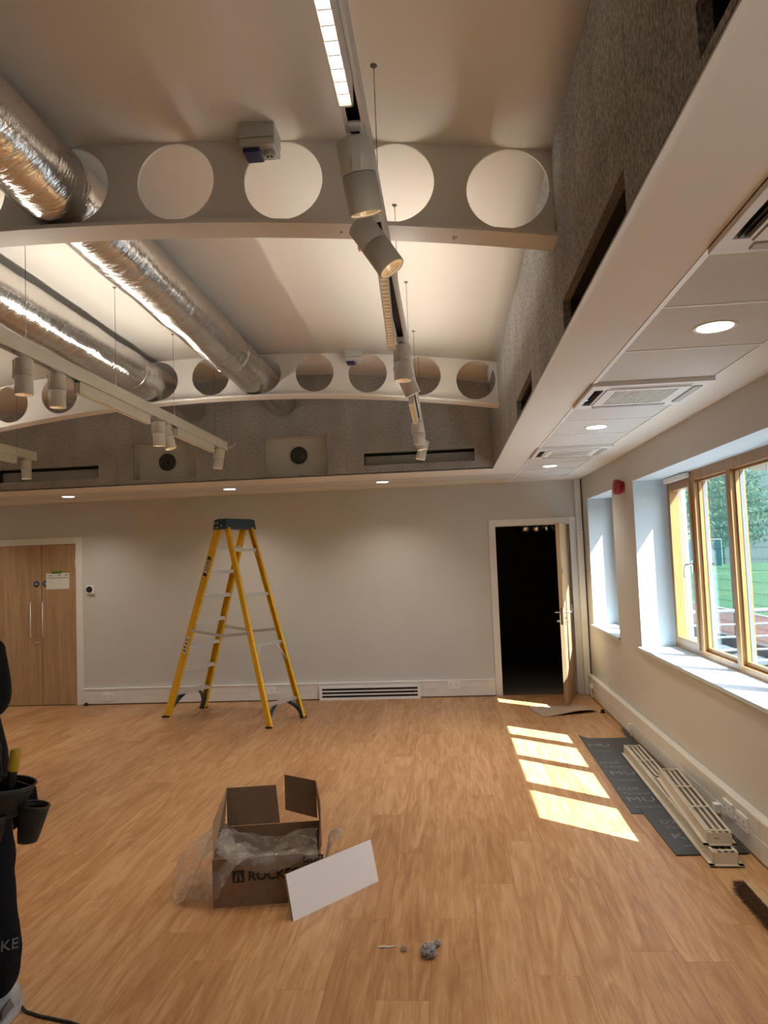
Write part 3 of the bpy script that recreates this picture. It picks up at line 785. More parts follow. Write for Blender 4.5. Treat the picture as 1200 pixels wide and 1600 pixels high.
# ------------------------------------------------------------------ foil ducts
def duct(xa, xb, y0, y1, label, sup):
    r = thing('foil_duct', label, 'duct', (xa, (y0+y1)/2, 3.2), 'foil insulated ducts through the beams')
    n = 150; m = MB(); nn = 40; vs = []; fs_ = []
    for k in range(n+1):
        t = k/n; y = y0+(y1-y0)*t; x = xa+(xb-xa)*t
        zc = under(-1.6)+0.195-(0.012 if xa < -2 else 0)
        for q in range(nn):
            a = 2*PI*q/nn
            rr = 0.163+0.0045*noise.noise(Vector((x*3+math.cos(a)*2.2, y*6, math.sin(a)*2.2)))+0.002*math.sin(y*9.0)
            sg = -0.004*abs(math.sin(y*2.6))
            vs.append((x+rr*math.cos(a), y, zc+sg+rr*math.sin(a)))
    for k in range(n):
        for q in range(nn): fs_.append((k*nn+q, k*nn+(q+1) % nn, (k+1)*nn+(q+1) % nn, (k+1)*nn+q))
    m.add(vs, fs_, True); m.build('sleeve', 'foil', r)
    m = MB()
    for y in sup:
        t = (y-y0)/(y1-y0); x = xa+(xb-xa)*t; zc = under(-1.6)+0.195-(0.012 if xa < -2 else 0)
        m2 = MB().tube([(x+0.166*math.cos(a*PI/16), y, zc+0.166*math.sin(a*PI/16)) for a in range(33)], 0.004, 5, False)
        m2.build('tape_joint', 'foil', r)
duct(-1.60, -1.66, -1.9, FY+0.02, 'crinkled foil duct through the beams, nearer the camera', (1.9, 5.6))
duct(-2.52, -2.62, -1.9, FY+0.02, 'crinkled foil duct through the beams, farther left one', (2.2, 5.9))

# ------------------------------------------------------------------ lighting tracks
ZT0, ZT1 = 2.825, 2.905
def spot_proto():
    r = thing('track_spot', 'x', 'spotlight', (0, 0, 0), 'cylinder spotlights on the tracks')
    MB().box(-0.017, 0.017, -0.055, 0.055, 0.0, 0.020, 0.003).tube([(0, 0, 0.0), (0, 0, -0.03)], 0.014, 12).build('adapter', 'trackwhite', r)
    return r
def make_spot(x, y, label, tilt=(0, 0), side=1, on=True):
    """tilt: (towards +x, towards +y) in degrees; the yoke arm sits on the left or right"""
    r = thing('track_spot', label, 'spotlight', (x, y, ZT0), 'cylinder spotlights on the tracks')
    b = Vector((x, y, ZT0))
    MB().box(x-0.016, x+0.016, y-0.055, y+0.055, ZT0-0.004, ZT0+0.012, 0.002).tube([b+Vector((0, 0, -0.002)), b+Vector((0, 0, -0.024))], 0.014, 12).build('adapter', 'trackwhite', r)
    ax = Vector((math.tan(math.radians(tilt[0])), math.tan(math.radians(tilt[1])), -1)).normalized()
    c = b+Vector((0, 0, -0.105))                  # pivot
    sx = -side
    off = Vector((0, -1, 0)) if side == 2 else Vector((sx, 0, 0))
    off = (off-ax*off.dot(ax)*0.0).normalized()
    m = MB()
    p0 = b+Vector((0, 0, -0.022)); e = off*0.052
    m.bar(p0-off*0.008, p0+e+off*0.003, 0.022, 0.006, (0, 0, 1))
    m.bar(p0+e+Vector((0, 0, 0.003)), c+e-Vector((0, 0, 0.012)), 0.022, 0.006, off)
    m.build('yoke', 'trackwhite', r)
    t, q = 0.092, 0.098
    top = MB().lathe([(0.0001, -0.088), (0.040, -0.088), (0.0455, -0.083), (0.0455, -0.0015), (0.043, -0.0005)], c, 32, ax).build('heat_sink', 'headwhite', r)
    MB().lathe([(0.0435, -0.002), (0.0435, 0.002)], c, 32, ax).build('joint_gap', 'black', r)
    MB().lathe([(0.043, 0.0005), (0.0455, 0.0015), (0.0455, q-0.002), (0.044, q), (0.041, q), (0.0405, q-0.006)], c, 32, ax).build('barrel', 'headwhite', r)
    rf = MB().lathe([(0.041, q-0.004), (0.034, q-0.022), (0.022, q-0.040), (0.0135, q-0.046)], c, 32, ax).build('reflector', 'reflector', r)
    MB().lathe([(0.027, q-0.033), (0.0001, q-0.033)], c, 20, ax).build('led', 'spotglow', r)
    if on:
        lamp('spot_beam', 'SPOT', r, (c+ax*(q-0.03))-b, SPOT_W, WARM, ax.to_track_quat('-Z', 'Y').to_euler(), spot_size=math.radians(75), spot_blend=0.7, shadow_soft_size=0.03)
    return r
def linear_module(p, q, label, lit, w=0.036, h=0.07):
    """louvred linear luminaire from p to q, under the track"""
    p = Vector(p); q = Vector(q); mid = (p+q)/2
    r = thing('linear_luminaire', label, 'light fitting', mid, 'louvred linear lights on the tracks')
    d = (q-p).normalized(); s = d.cross(Vector((0, 0, 1))).normalized(); u = s.cross(d).normalized()
    m = MB()
    for sg in (-1, 1): m.bar(p+s*sg*(w/2-0.002), q+s*sg*(w/2-0.002), 0.004, h, u)
    m.bar(p+u*(h/2-0.003), q+u*(h/2-0.003), w, 0.006, u)
    for e, g in ((p, 1), (q, -1)): m.bar(e, e+d*g*0.006, w, h, u)
    m.build('housing', 'trackwhite', r)
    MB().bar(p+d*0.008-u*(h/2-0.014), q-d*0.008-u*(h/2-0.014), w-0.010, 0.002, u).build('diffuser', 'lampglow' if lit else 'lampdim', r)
    n = max(6, int((q-p).length/0.042))
    for k in range(1, n):
        c = p+(q-p)*k/n-u*(h/2-0.008)
        MB().bar(c-s*(w/2-0.005), c+s*(w/2-0.005), 0.003, 0.009, u).build('louvre_blade', 'alu' if lit else 'reflector', r)
    return r
cable_y = [-0.6, 0.45, 1.48, 2.533, 3.593, 4.64, 5.687, 6.73]
def track(x, y0, label, seen_from, blanks):
    y1 = 7.02
    r = thing('lighting_track', label, 'lighting track', (x, (y0+y1)/2, ZT0), 'white suspended lighting tracks')
    m = MB()
    W = 0.055
    m.box(x-W/2, x-W/2+0.005, y0, y1, ZT0, ZT1); m.box(x+W/2-0.005, x+W/2, y0, y1, ZT0, ZT1); m.box(x-W/2+0.005, x+W/2-0.005, y0, y1, ZT1-0.02, ZT1-0.0005)
    m.box(x-W/2+0.005, x-W/2+0.011, y0, y1, ZT0+0.0003, ZT0+0.005); m.box(x+W/2-0.011, x+W/2-0.005, y0, y1, ZT0+0.0003, ZT0+0.005)
    m.build('profile', 'trackwhite', r)
    MB().box(x-W/2+0.006, x+W/2-0.006, y0+0.01, y1-0.01, ZT0+0.03, ZT1-0.021).build('conductor', 'black', r)
    MB().box(x-W/2-0.002, x+W/2+0.002, y1, y1+0.008, ZT0-0.004, ZT1+0.003, 0.002).build('end_cap', 'trackwhite', r)
    MB().box(x-W/2-0.001, x+W/2+0.001, y1-0.34, y1-0.336, ZT0-0.001, ZT1+0.001).build('joint', 'greybox', r)
    for a, b in blanks:
        MB().box(x-W/2+0.011, x+W/2-0.011, a, b, ZT0+0.0005, ZT0+0.006).build('blanking_strip', 'trackwhite', r)
    for y in cable_y:
        if y < seen_from or y < y0: continue
        dz = 0.075 if y > 6.42 else 0
        c = MB().tube([(x, y, ZT1+0.012), (x, y, vault(x)+dz)], 0.0014, 6).build('cable', 'darkgrey', r)
        MB().tube([(x, y, ZT1), (x, y, ZT1+0.022)], 0.005, 8).build('gripper', 'chrome', c)
        MB().lathe([(0.0001, -0.012), (0.004, -0.011), (0.005, -0.006), (0.012, -0.005), (0.013, 0.004)], (x, y, vault(x)+dz), 16).build('ceiling_cup', 'greymetal', c)
    # unseen upward strips added on top of the profile to brighten each bay
    for (a, b) in ((0.4, 2.75), (3.35, 6.15)):
        z_ = ZT1+0.0015
        MB().add([(x-0.0125, a, z_), (x+0.0125, a, z_), (x+0.0125, b, z_), (x-0.0125, b, z_)], [(0, 1, 2, 3)]).build('added_uplight', 'upglow_near' if a < 1 else 'upglow_mid' if x > -1 else 'upglow_far', r)
    return r
X1, X2, X3 = -0.187, -2.13, -4.09
track(X1, -1.6, 'long white lighting track with seven spots, right of the ducts', 2.0, [(1.80, 2.08), (4.2, 4.7)])
track(X2, -1.6, 'white lighting track in front of the foil ducts', 2.0, [])
track(X3, -1.6, 'white lighting track at the far left, only its end in view', 5.0, [])
tail = MB().tube([(X2, 7.03, 2.86), (X2+0.03, 7.06, 2.85), (X2+0.08, 7.05, 2.87), (X2+0.11, 7.04, 2.90)], 0.004, 6)
tail.build('feed_cable', 'trackwhite', None, at=(X2, 7.03, 2.86)); t_ = bpy.data.objects['feed_cable']; tag(t_, 'short white feed cable sticking out of the middle track end', 'cable')
ZM = ZT0-0.0365
linear_module((X1, 0.42, ZM), (X1, 1.62, ZM), 'brightly lit louvred linear light at the top of the picture', True)
linear_module((X1+0.004, 2.46, ZM-0.003), (X1-0.044, 3.60, ZM-0.008), 'unlit louvred linear light hanging askew below the near spots', False)
linear_module((X1-0.01, 4.95, ZM), (X1-0.012, 5.75, ZM), 'short unlit louvred linear light between the far spots', False)
linear_module((X2, 4.12, ZM), (X2, 5.16, ZM), 'unlit linear light on the middle track, left of the paired spots', False)
linear_module((X2, 5.70, ZM), (X2, 6.64, ZM), 'unlit linear light near the end of the middle track', False)
linear_module((X2, 2.2, ZM), (X2, 3.25, ZM), 'linear light on the middle track at the left edge', False)
linear_module((X3, 5.70, ZM), (X3, 6.70, ZM), 'unlit linear light at the end of the left track', False)
make_spot(X1, 1.86, 'white cylinder spot hanging over the near beam, largest of all', (8, 16), 2)
make_spot(X1, 2.30, 'white cylinder spot tilted right, just below the near beam', (32, -4), 1)
make_spot(X1, 3.74, 'upright white cylinder spot in front of the far beam holes', (0, 0), 2)
make_spot(X1, 4.10, 'white cylinder spot tilted right behind the upright one', (22, 10), 1)
make_spot(X1, 5.95, 'white cylinder spot below the far beam, upper of two', (2, 6), 1)
make_spot(X1, 6.25, 'white cylinder spot below the far beam, tucked behind another', (10, 0), 1)
make_spot(X1, 6.90, 'white cylinder spot at the far end of the right track', (-16, 0), 2)
make_spot(X2, 3.57, 'white cylinder spot farthest left on the middle track', (0, 0), 1)
make_spot(X2, 3.90, 'white cylinder spot before a beam hole on the middle track', (0, 0), 1)
make_spot(X2, 5.36, 'upright spot of the pair on the middle track', (0, 0), 1)
make_spot(X2, 5.53, 'slanted spot of the pair on the middle track', (14, 0), 1)
make_spot(X2, 6.84, 'white cylinder spot at the far end of the middle track', (-10, 0), 1)
make_spot(X3, 3.60, 'added upright white spot on the left track, out of frame beside the near beam', (0, 0), 1)  # unseen, added with the next one to light the left side
make_spot(X3, 5.30, 'added upright white spot on the left track, out of frame before its end', (-12, 12), 1)
make_spot(X3, 6.89, 'white cylinder spot at the end of the left track', (0, 0), 1)

# ceiling sockets and detector
def ceiling_box(x, y, label, s=1.0):
    z = vault(x)-0.005; h = 0.095*s; w = 0.15*s; d = 0.13*s
    r = thing('ceiling_socket_box', label, 'socket box', (x, y, z-h), 'grey ceiling boxes with blue sockets')
    MB().box(x-w/2, x+w/2, y-d/2, y+d/2, z-h*0.62, z+0.008, 0.004).build('back_box', 'greybox', r)
    MB().box(x-w/2+0.002, x+w/2-0.002, y-d/2+0.002, y+d/2-0.002, z-h, z-h*0.64, 0.005).build('cover', 'greybox', r)
    MB().box(x-w/2+0.012, x-0.002+0.01, y-d/2+0.015, y+d/2-0.02, z-h-0.018, z-h+0.002, 0.006).build('blue_socket', 'bluesocket', r)
    g = MB().lathe([(0.026*s, 0), (0.026*s, -0.018*s), (0.022*s, -0.022*s), (0.0001, -0.012*s)], (x+w*0.27, y, z-h), 20).build('round_inlet', 'greybox', r)
    MB().tube([(x+w*0.27-0.009, y, z-h-0.02), (x+w*0.27-0.009, y, z-h-0.012)], 0.005, 8).tube([(x+w*0.27+0.009, y, z-h-0.02), (x+w*0.27+0.009, y, z-h-0.012)], 0.005, 8).build('inlet_pin', 'black', g)
ceiling_box(-0.71, 2.95, 'grey ceiling box with blue socket above the near beam')
ceiling_box(-0.74, 6.33, 'grey ceiling box with blue socket above the far beam')
sd_ = thing('smoke_detector', 'small round white detector on ceiling beside the near foil duct', 'detector', (-1.93, 3.62, vault(-1.93)-0.06))
MB().lathe([(0.052, 0.0), (0.052, -0.014), (0.046, -0.022)], (-1.93, 3.62, vault(-1.93)), 24).build('base', 'white', sd_)
MB().lathe([(0.044, -0.02), (0.042, -0.038), (0.03, -0.05), (0.0001, -0.053)], (-1.93, 3.62, vault(-1.93)), 24).build('chamber', 'white', sd_)

# ------------------------------------------------------------------ yellow step ladder
A = Vector((-3.255, 8.25, 0)); Bq = Vector((-2.985, 8.735, 0)); Cq = Vector((-1.908, 7.60, 0)); Dq = Vector((-1.643, 8.087, 0))
lad = thing('step_ladder', 'tall yellow fibreglass step ladder with dark blue top', 'ladder', ((A+Bq+Cq+Dq)/4))
uh = (Cq-A).normalized(); vh = (Bq-A).normalized()
capc = Vector((-2.372, 8.15, 2.155))
ht = 2.15
At = capc-uh*0.050-vh*0.205; Bt = capc-uh*0.050+vh*0.205; Ct = capc+uh*0.045-vh*0.195; Dt = capc+uh*0.045+vh*0.195
for t in (At, Bt, Ct, Dt): t.z = ht
def rail(p, q, depth, inw, name):
    """channel section: web faces outwards, flanges turned in"""
    d = (q-p).normalized(); s = inw.normalized(); f_ = d.cross(s).normalized()
    m = MB(); w = 0.030
    m.bar(p, q, depth, 0.005, s)
    for g in (-1, 1): m.bar(p+s*w/2+f_*g*(depth/2-0.0025), q+s*w/2+f_*g*(depth/2-0.0025), 0.005, w, s)
    return m.build(name, 'yellow', lad)
rl1 = rail(A, At, 0.085, vh, 'front_rail'); rail(Bq, Bt, 0.085, -vh, 'front_rail')
rail(Cq, Ct, 0.060, vh, 'rear_rail'); rail(Dq, Dt, 0.060, -vh, 'rear_rail')
def at(p, q, z): return p+(q-p)*(z-p.z)/(q.z-p.z)
for k in range(7):
    z = 0.275+0.272*k
    p, q = at(A, At, z), at(Bq, Bt, z)
    MB().bar(p+vh*0.004, q-vh*0.004, 0.080, 0.022, (0, 0, 1)).bar(p+vh*0.004-uh*0.038-Vector((0, 0, .014)), q-vh*0.004-uh*0.038-Vector((0, 0, .014)), 0.003, 0.03, (0, 0, 1)).bar(p+vh*0.004+uh*0.038-Vector((0, 0, .014)), q-vh*0.004+uh*0.038-Vector((0, 0, .014)), 0.003, 0.03, (0, 0, 1)).build('step', 'alu', lad)
for k, z in enumerate((0.22, 0.83, 1.36, 1.86)):
    p, q = at(Cq, Ct, z), at(Dq, Dt, z)
    rg = MB().bar(p+vh*0.004, q-vh*0.004, 0.030, 0.034, (0, 0, 1)).build('rear_rung', 'alu', lad)
    if k == 1:
        for a, b, s in ((Cq, Ct, 1), (Dq, Dt, -1)):
            MB().tube([at(a, b, z-0.19)+vh*s*0.008, at(a, b, z-0.01)+vh*s*0.115], 0.008, 6).build('brace', 'alu', rg)
    if k == 3:
        MB().tube([at(Dq, Dt, z-0.08)-vh*0.006, at(Dq, Dt, z-0.012)-vh*0.05], 0.006, 6).build('brace', 'alu', rg)
# blue knee braces and feet
for (p, q, s, z, dp) in ((A, At, 1, 0.255, 0.07), (Bq, Bt, -1, 0.255, 0.07), (Cq, Ct, 1, 0.20, 0.05), (Dq, Dt, -1, 0.20, 0.05)):
    m = MB(); pts = []
    for k in range(9):
        t = k/8; base = at(p, q, 0.012+(z-0.012)*t)
        pts.append(base+vh*s*(0.012+0.15*t**2.2))
    for a, b in zip(pts[:-1], pts[1:]): m.bar(a, b, dp, 0.016, vh)
    m.build('knee_brace', 'ladderblue', lad)
for (p, q, dp) in ((A, At, 0.09), (Bq, Bt, 0.09), (Cq, Ct, 0.066), (Dq, Dt, 0.066)):
    d = (q-p).normalized()
    MB().box(p.x-dp*0.5, p.x+dp*0.5, p.y-dp*0.42, p.y+dp*0.42, 0.0, 0.018, 0.004).build('foot', 'black', lad)
# top cap: moulded tray with a skirt
def cp(a, b, z): return capc+uh*a+vh*b+Vector((0, 0, z))
m = MB()
prof = [(-0.095, -0.245, -0.058), (0.088, -0.235, -0.058), (0.088, 0.235, -0.058), (-0.095, 0.245, -0.058)]
top = [(-0.085, -0.230, 0.050), (0.078, -0.222, 0.050), (0.078, 0.222, 0.050), (-0.085, 0.230, 0.050)]
m.add([cp(*p) for p in prof+top], [(0, 1, 5, 4), (1, 2, 6, 5), (2, 3, 7, 6), (3, 0, 4, 7), (4, 5, 6, 7), (3, 2, 1, 0)])
cap_o = m.build('top_cap', 'ladderblue', lad)
MB().add([cp(a, b, z) for z in (0.050, 0.058) for a, b in ((-0.07, -0.21), (0.063, -0.20), (0.063, 0.20), (-0.07, 0.21))], [(0, 1, 5, 4), (1, 2, 6, 5), (2, 3, 7, 6), (3, 0, 4, 7), (4, 5, 6, 7)]).build('tray_rim', 'black', cap_o)
for a, z in ((-0.07, -0.04), (-0.035, -0.04), (-0.065, 0.01), (-0.03, 0.01), (0.03, -0.02)):
    MB().lathe([(0.009, 0), (0.008, 0.004), (0.0001, 0.006)], cp(a, -0.240, z), 10, -vh).build('rivet', 'alu', cap_o)
# spreader bars
for s, (pa, pb, pc, pd) in ((1, (A, At, Cq, Ct)), (-1, (Bq, Bt, Dq, Dt))):
    p = at(pa, pb, 0.985)-vh*s*0.012; q = at(pc, pd, 0.965)-vh*s*0.010; mid = (p+q)/2+Vector((0, 0, -0.045))+uh*0.06
    MB().bar(p, mid, 0.006, 0.03, (0, 0, 1)).bar(mid, q, 0.006, 0.03, (0, 0, 1)).build('spreader', 'alu', lad)
# stickers on the near front rail
dr = (At-A).normalized()
def sticker(z0, z1, w, name, mat, off=0.0032):
    p, q = at(A, At, z0)-vh*off, at(A, At, z1)-vh*off
    return MB().bar(p, q, w, 0.001, vh).build(name, mat, rl1)
sticker(1.585, 1.80, 0.052, 'sticker', 'ink'); sticker(1.62, 1.765, 0.046, 'sticker', 'paper', 0.0040)
sticker(0.72, 0.92, 0.056, 'sticker', 'paper')
for z in (1.645, 1.67, 1.695, 1.72, 1.74): sticker(z, z+0.014, 0.026, 'sticker_mark', 'ink', 0.0048)
for z in (0.745, 0.785, 0.825, 0.865): sticker(z, z+0.018, 0.03, 'sticker_mark', 'red' if z > 0.85 else 'ink', 0.0042)

# ------------------------------------------------------------------ cardboard box with plastic film
FL = Vector((-1.24, 3.70, 0)); ux = Vector((0.985, 0.172, 0)).normalized(); uy = Vector((-ux.y, ux.x, 0))
BW, BD, BH = 0.54, 0.46, 0.238
bx = thing('cardboard_box', 'open brown cardboard box with raised flaps and film inside', 'box', FL+ux*BW/2+uy*BD/2)
def bp_(a, b, z): return FL+ux*a+uy*b+Vector((0, 0, z))
tk = 0.005
def wallp(pts, nrm, name, mat='cardboard', parent=bx): return MB().plate([bp_(*p) for p in pts], tk, nrm).build(name, mat, parent)
front = wallp([(0, 0, 0), (BW, 0, 0), (BW, 0, BH), (0, 0, BH)], uy, 'front_wall')
wallp([(0, BD, 0), (BW, BD, 0), (BW, BD, BH), (0, BD, BH)], -uy, 'back_wall')
wallp([(0, tk, 0), (0, BD-tk, 0), (0, BD-tk, BH), (0, tk, BH)], ux, 'side_wall')
wallp([(BW, tk, 0), (BW, BD-tk, 0), (BW, BD-tk, BH), (BW, tk, BH)], -ux, 'side_wall')
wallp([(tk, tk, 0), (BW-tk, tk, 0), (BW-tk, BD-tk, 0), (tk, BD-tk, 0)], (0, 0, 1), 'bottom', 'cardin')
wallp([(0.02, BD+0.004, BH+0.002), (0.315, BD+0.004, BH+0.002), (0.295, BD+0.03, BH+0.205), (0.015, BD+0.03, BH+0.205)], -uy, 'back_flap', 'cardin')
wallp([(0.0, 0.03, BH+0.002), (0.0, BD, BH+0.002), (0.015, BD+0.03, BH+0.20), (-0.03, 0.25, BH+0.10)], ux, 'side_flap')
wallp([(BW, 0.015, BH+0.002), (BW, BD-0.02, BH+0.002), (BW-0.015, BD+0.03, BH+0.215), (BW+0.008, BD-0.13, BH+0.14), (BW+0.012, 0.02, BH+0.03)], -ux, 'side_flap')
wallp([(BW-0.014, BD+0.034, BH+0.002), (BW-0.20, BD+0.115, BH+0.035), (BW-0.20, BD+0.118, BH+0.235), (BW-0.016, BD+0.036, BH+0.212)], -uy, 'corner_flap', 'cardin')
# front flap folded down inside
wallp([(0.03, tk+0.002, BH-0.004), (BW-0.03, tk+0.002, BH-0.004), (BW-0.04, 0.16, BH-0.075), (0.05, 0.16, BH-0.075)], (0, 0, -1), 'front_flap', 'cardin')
# printed mark, name and handling symbols on the front wall
ang = math.atan2(ux.y, ux.x)
def fq(a0, a1, z0, z1, name, mat, off=0.0006): return MB().plate([bp_(a0, -off, z0), bp_(a1, -off, z0), bp_(a1, -off, z1), bp_(a0, -off, z1)], 0.0004, -uy).build(name, mat, front)
fq(0.098, 0.158, 0.118, 0.178, 'logo_square', 'ink')
for k, pts in enumerate((((0.106, 0.126), (0.119, 0.126), (0.124, 0.150), (0.122, 0.170)), ((0.150, 0.126), (0.137, 0.126), (0.132, 0.150), (0.134, 0.170)))):
    MB().plate([bp_(a, -0.0014, z) for a, z in pts], 0.0003, -uy).build('logo_mark', 'cardboard', front)
text('print_name', 'ROCKFON', 0.066, 'ink', front, bp_(0.176, -0.0012, 0.124), (PI/2, 0, ang), 0.0003, bold=0.0022)
for k in range(3):
    a = 0.455+k*0.036
    fq(a, a+0.028, 0.192, 0.226, 'handling_symbol', 'ink'); fq(a+0.006, a+0.022, 0.199, 0.219, 'handling_symbol', 'cardboard', 0.0012)
# crumpled translucent film
fm = thing('plastic_film', 'crumpled clear plastic film spilling out of the cardboard box', 'plastic film', FL+ux*BW/2+uy*BD/2)
def film(path, v0, v1, nu, nv, amp, seed, edge=0.02, ns=7.0):
    """path: list of (u, a, z[, b shift]) control points swept along b from v0 to v1"""
    def ev(t):
        x = t*(len(path)-1); i = min(int(x), len(path)-2); f_ = x-i; f_ = f_*f_*(3-2*f_)
        return [path[i][k]*(1-f_)+path[i+1][k]*f_ for k in range(4)]
    vs = []; fs_ = []
    for i in range(nu+1):
        a, z, s0, s1 = ev(i/nu)
        for j in range(nv+1):
            t = j/nv; b = (v0+s0)*(1-t)+(v1+s1)*t
            n1 = noise.noise(Vector((a*ns+seed, b*ns, z*4)))+0.5*noise.noise(Vector((a*ns*2.6+seed, b*ns*2.6, 3)))
            n2 = noise.noise(Vector((b*9+seed*2, a*9, 5)))
            p = bp_(a+0.012*n2, b+0.012*n1, max(0.004, z+amp*n1*(0.3 if z < 0.02 else 1)))
            vs.append(p)
    for i in range(nu):
        for j in range(nv): fs_.append((i*(nv+1)+j, i*(nv+1)+j+1, (i+1)*(nv+1)+j+1, (i+1)*(nv+1)+j))
    return MB().add(vs, fs_, True)
film([(-0.20, 0.006, -0.02, -0.22), (-0.15, 0.03, -0.02, -0.14), (-0.11, 0.12, -0.01, -0.08), (-0.05, 0.235, 0.0, -0.05), (0.01, 0.285, 0.0, -0.03), (0.09, 0.225, 0, 0), (0.28, 0.175, 0, 0.02), (0.42, 0.215, 0, 0), (0.525, 0.215, 0.02, -0.02)], 0.05, 0.43, 70, 40, 0.022, 1.3, ns=5.0).build('film_sheet', 'film', fm)
# the loose sheet falling from the left rim to the floor
vs = []; fs_ = []; nu, nv = 34, 34
for i in range(nu+1):
    t = i/nu
    pt = Vector((-0.03, 0.33, 0.30)).lerp(Vector((0.19, -0.02, 0.245)), t)+Vector((0, 0, 0.03*math.sin(PI*t)))
    pb_ = Vector((-0.25, 0.12, 0.006)).lerp(Vector((0.03, -0.07, 0.075)), t)
    for j in range(nv+1):
        q = j/nv
        p = pt.lerp(pb_, q); p.x -= 0.05*math.sin(PI*q)*(1-t); p.z += 0.045*math.sin(PI*q)
        n1 = noise.noise(Vector((t*4, q*2.0, 9)))+0.5*noise.noise(Vector((t*11, q*4, 4)))+0.25*noise.noise(Vector((t*25, q*20, 2)))
        vs.append(bp_(p.x+0.022*n1, min(p.y, 0.33)-0.02*abs(n1), max(0.004, p.z+0.012*n1)))
for i in range(nu):
    for j in range(nv): fs_.append((i*(nv+1)+j, i*(nv+1)+j+1, (i+1)*(nv+1)+j+1, (i+1)*(nv+1)+j))
MB().add(vs, fs_, True).build('film_drape', 'film', fm)
# the part hanging over the front edge
vs = []; fs_ = []; nu, nv = 40, 22
for i in range(nu+1):
    a = 0.05+0.48*i/nu; t = i/nu
    drop = 0.085*math.sin(PI*min(1, t*1.15))**0.7 if t < 0.87 else 0.03
    for j in range(nv+1):
        s = j/nv; n1 = noise.noise(Vector((a*16, s*5, 7)))
        if s < 0.45:
            q = s/0.45; b = 0.16*(1-q)-0.006; z = 0.20+0.055*q+0.012*n1
        else:
            q = (s-0.45)/0.55; b = -0.008-0.018*math.sin(PI*q)-0.006*(1+n1)-0.004; z = 0.252-drop*q-0.006*q+0.004*n1
        vs.append(bp_(a+0.03*(1-t)*s, b, z))
for i in range(nu):
    for j in range(nv): fs_.append((i*(nv+1)+j, i*(nv+1)+j+1, (i+1)*(nv+1)+j+1, (i+1)*(nv+1)+j))
MB().add(vs, fs_, True).build('film_overhang', 'film', fm)
film([(0.55, 0.03, 0, 0), (0.57, 0.10, 0, 0), (0.59, 0.19, 0, 0), (0.63, 0.215, 0.05, 0.02), (0.66, 0.19, 0.10, 0.03)], 0.20, 0.42, 20, 18, 0.02, 5.1).build('film_tail', 'film', fm)

# white ceiling tile leaning on the box
pa = Vector((-0.805, 3.574, 0)); pb = Vector((-0.438, 4.012, 0))
pd = (pb-pa).normalized(); pn = Vector((-pd.y, pd.x, 0))       # towards the box
if pn.x > 0: pn = -pn
up = (Vector((0, 0, 1))*0.205+pn*0.050)
th_n = pd.cross(up).normalized()
if th_n.dot(pn) < 0: th_n = -th_n
lt = thing('loose_tile', 'white cut ceiling tile leaning against the cardboard box', 'ceiling tile', (pa+pb)/2)
MB().plate([pa, pb, pb+up, pa+up], 0.003, th_n).build('face', 'panelwhite', lt)
MB().plate([p+th_n*0.0031 for p in (pa, pb, pb+up, pa+up)], 0.013, th_n).build('core', 'mineral', lt)

# ------------------------------------------------------------------ things on the floor by the windows
def sheet(poly, z0, z1, name, label, mat, cat, grp=None):
    c = (sum(p[0] for p in poly)/len(poly), sum(p[1] for p in poly)/len(poly), z0)
    r = thing(name, label, cat, c, grp)
    MB().prism(poly, z0, z1).build('sheet', mat, r)
    return r
s1 = sheet([(1.143, 7.10), (1.165, 7.02), (1.214, 6.955), (1.40, 6.945), (1.552, 6.951), (1.575, 7.29), (1.60, 7.29), (1.60, 4.985), (1.118, 4.99)], 0.0005, 0.004, 'underlay_sheet', 'long dark printed sheet on the floor under the grilles', 'membrane', 'sheet', 'dark printed sheets')
s2 = sheet([(1.19, 5.072), (1.60, 5.07), (1.60, 4.34), (1.197, 4.318)], 0.0045, 0.008, 'underlay_sheet', 'shorter dark sheet overlapping the long one, nearer the camera', 'membrane', 'sheet', 'dark printed sheets')
for (x, y, body, sz, p) in ((1.16, 6.66, 'MU', 0.13, s1), (1.18, 6.50, 'www.', 0.06, s1), (1.15, 6.13, 'D20', 0.085, s1), (1.16, 6.02, 'Tempor', 0.06, s1), (1.17, 5.83, 'MU', 0.13, s1), (1.19, 5.68, 'www.', 0.06, s1), (1.14, 5.47, 'D20', 0.085, s1), (1.15, 5.37, 'Tempor', 0.06, s1), (1.15, 5.22, 'MU', 0.13, s1), (1.17, 5.10, 'www.mu', 0.055, s1)):
    text('sheet_print', body, sz, 'print', p, (x, y, 0.0042), (0, 0, 0), 0.0002)
for (x, y, body, sz) in ((1.25, 4.80, 'D20', 0.08), (1.26, 4.71, 'Temp', 0.055), (1.25, 4.55, 'K', 0.12), (1.28, 4.43, 'www.', 0.055)):
    text('sheet_print', body, sz, 'print', s2, (x, y, 0.0082), (0, 0, 0), 0.0002)

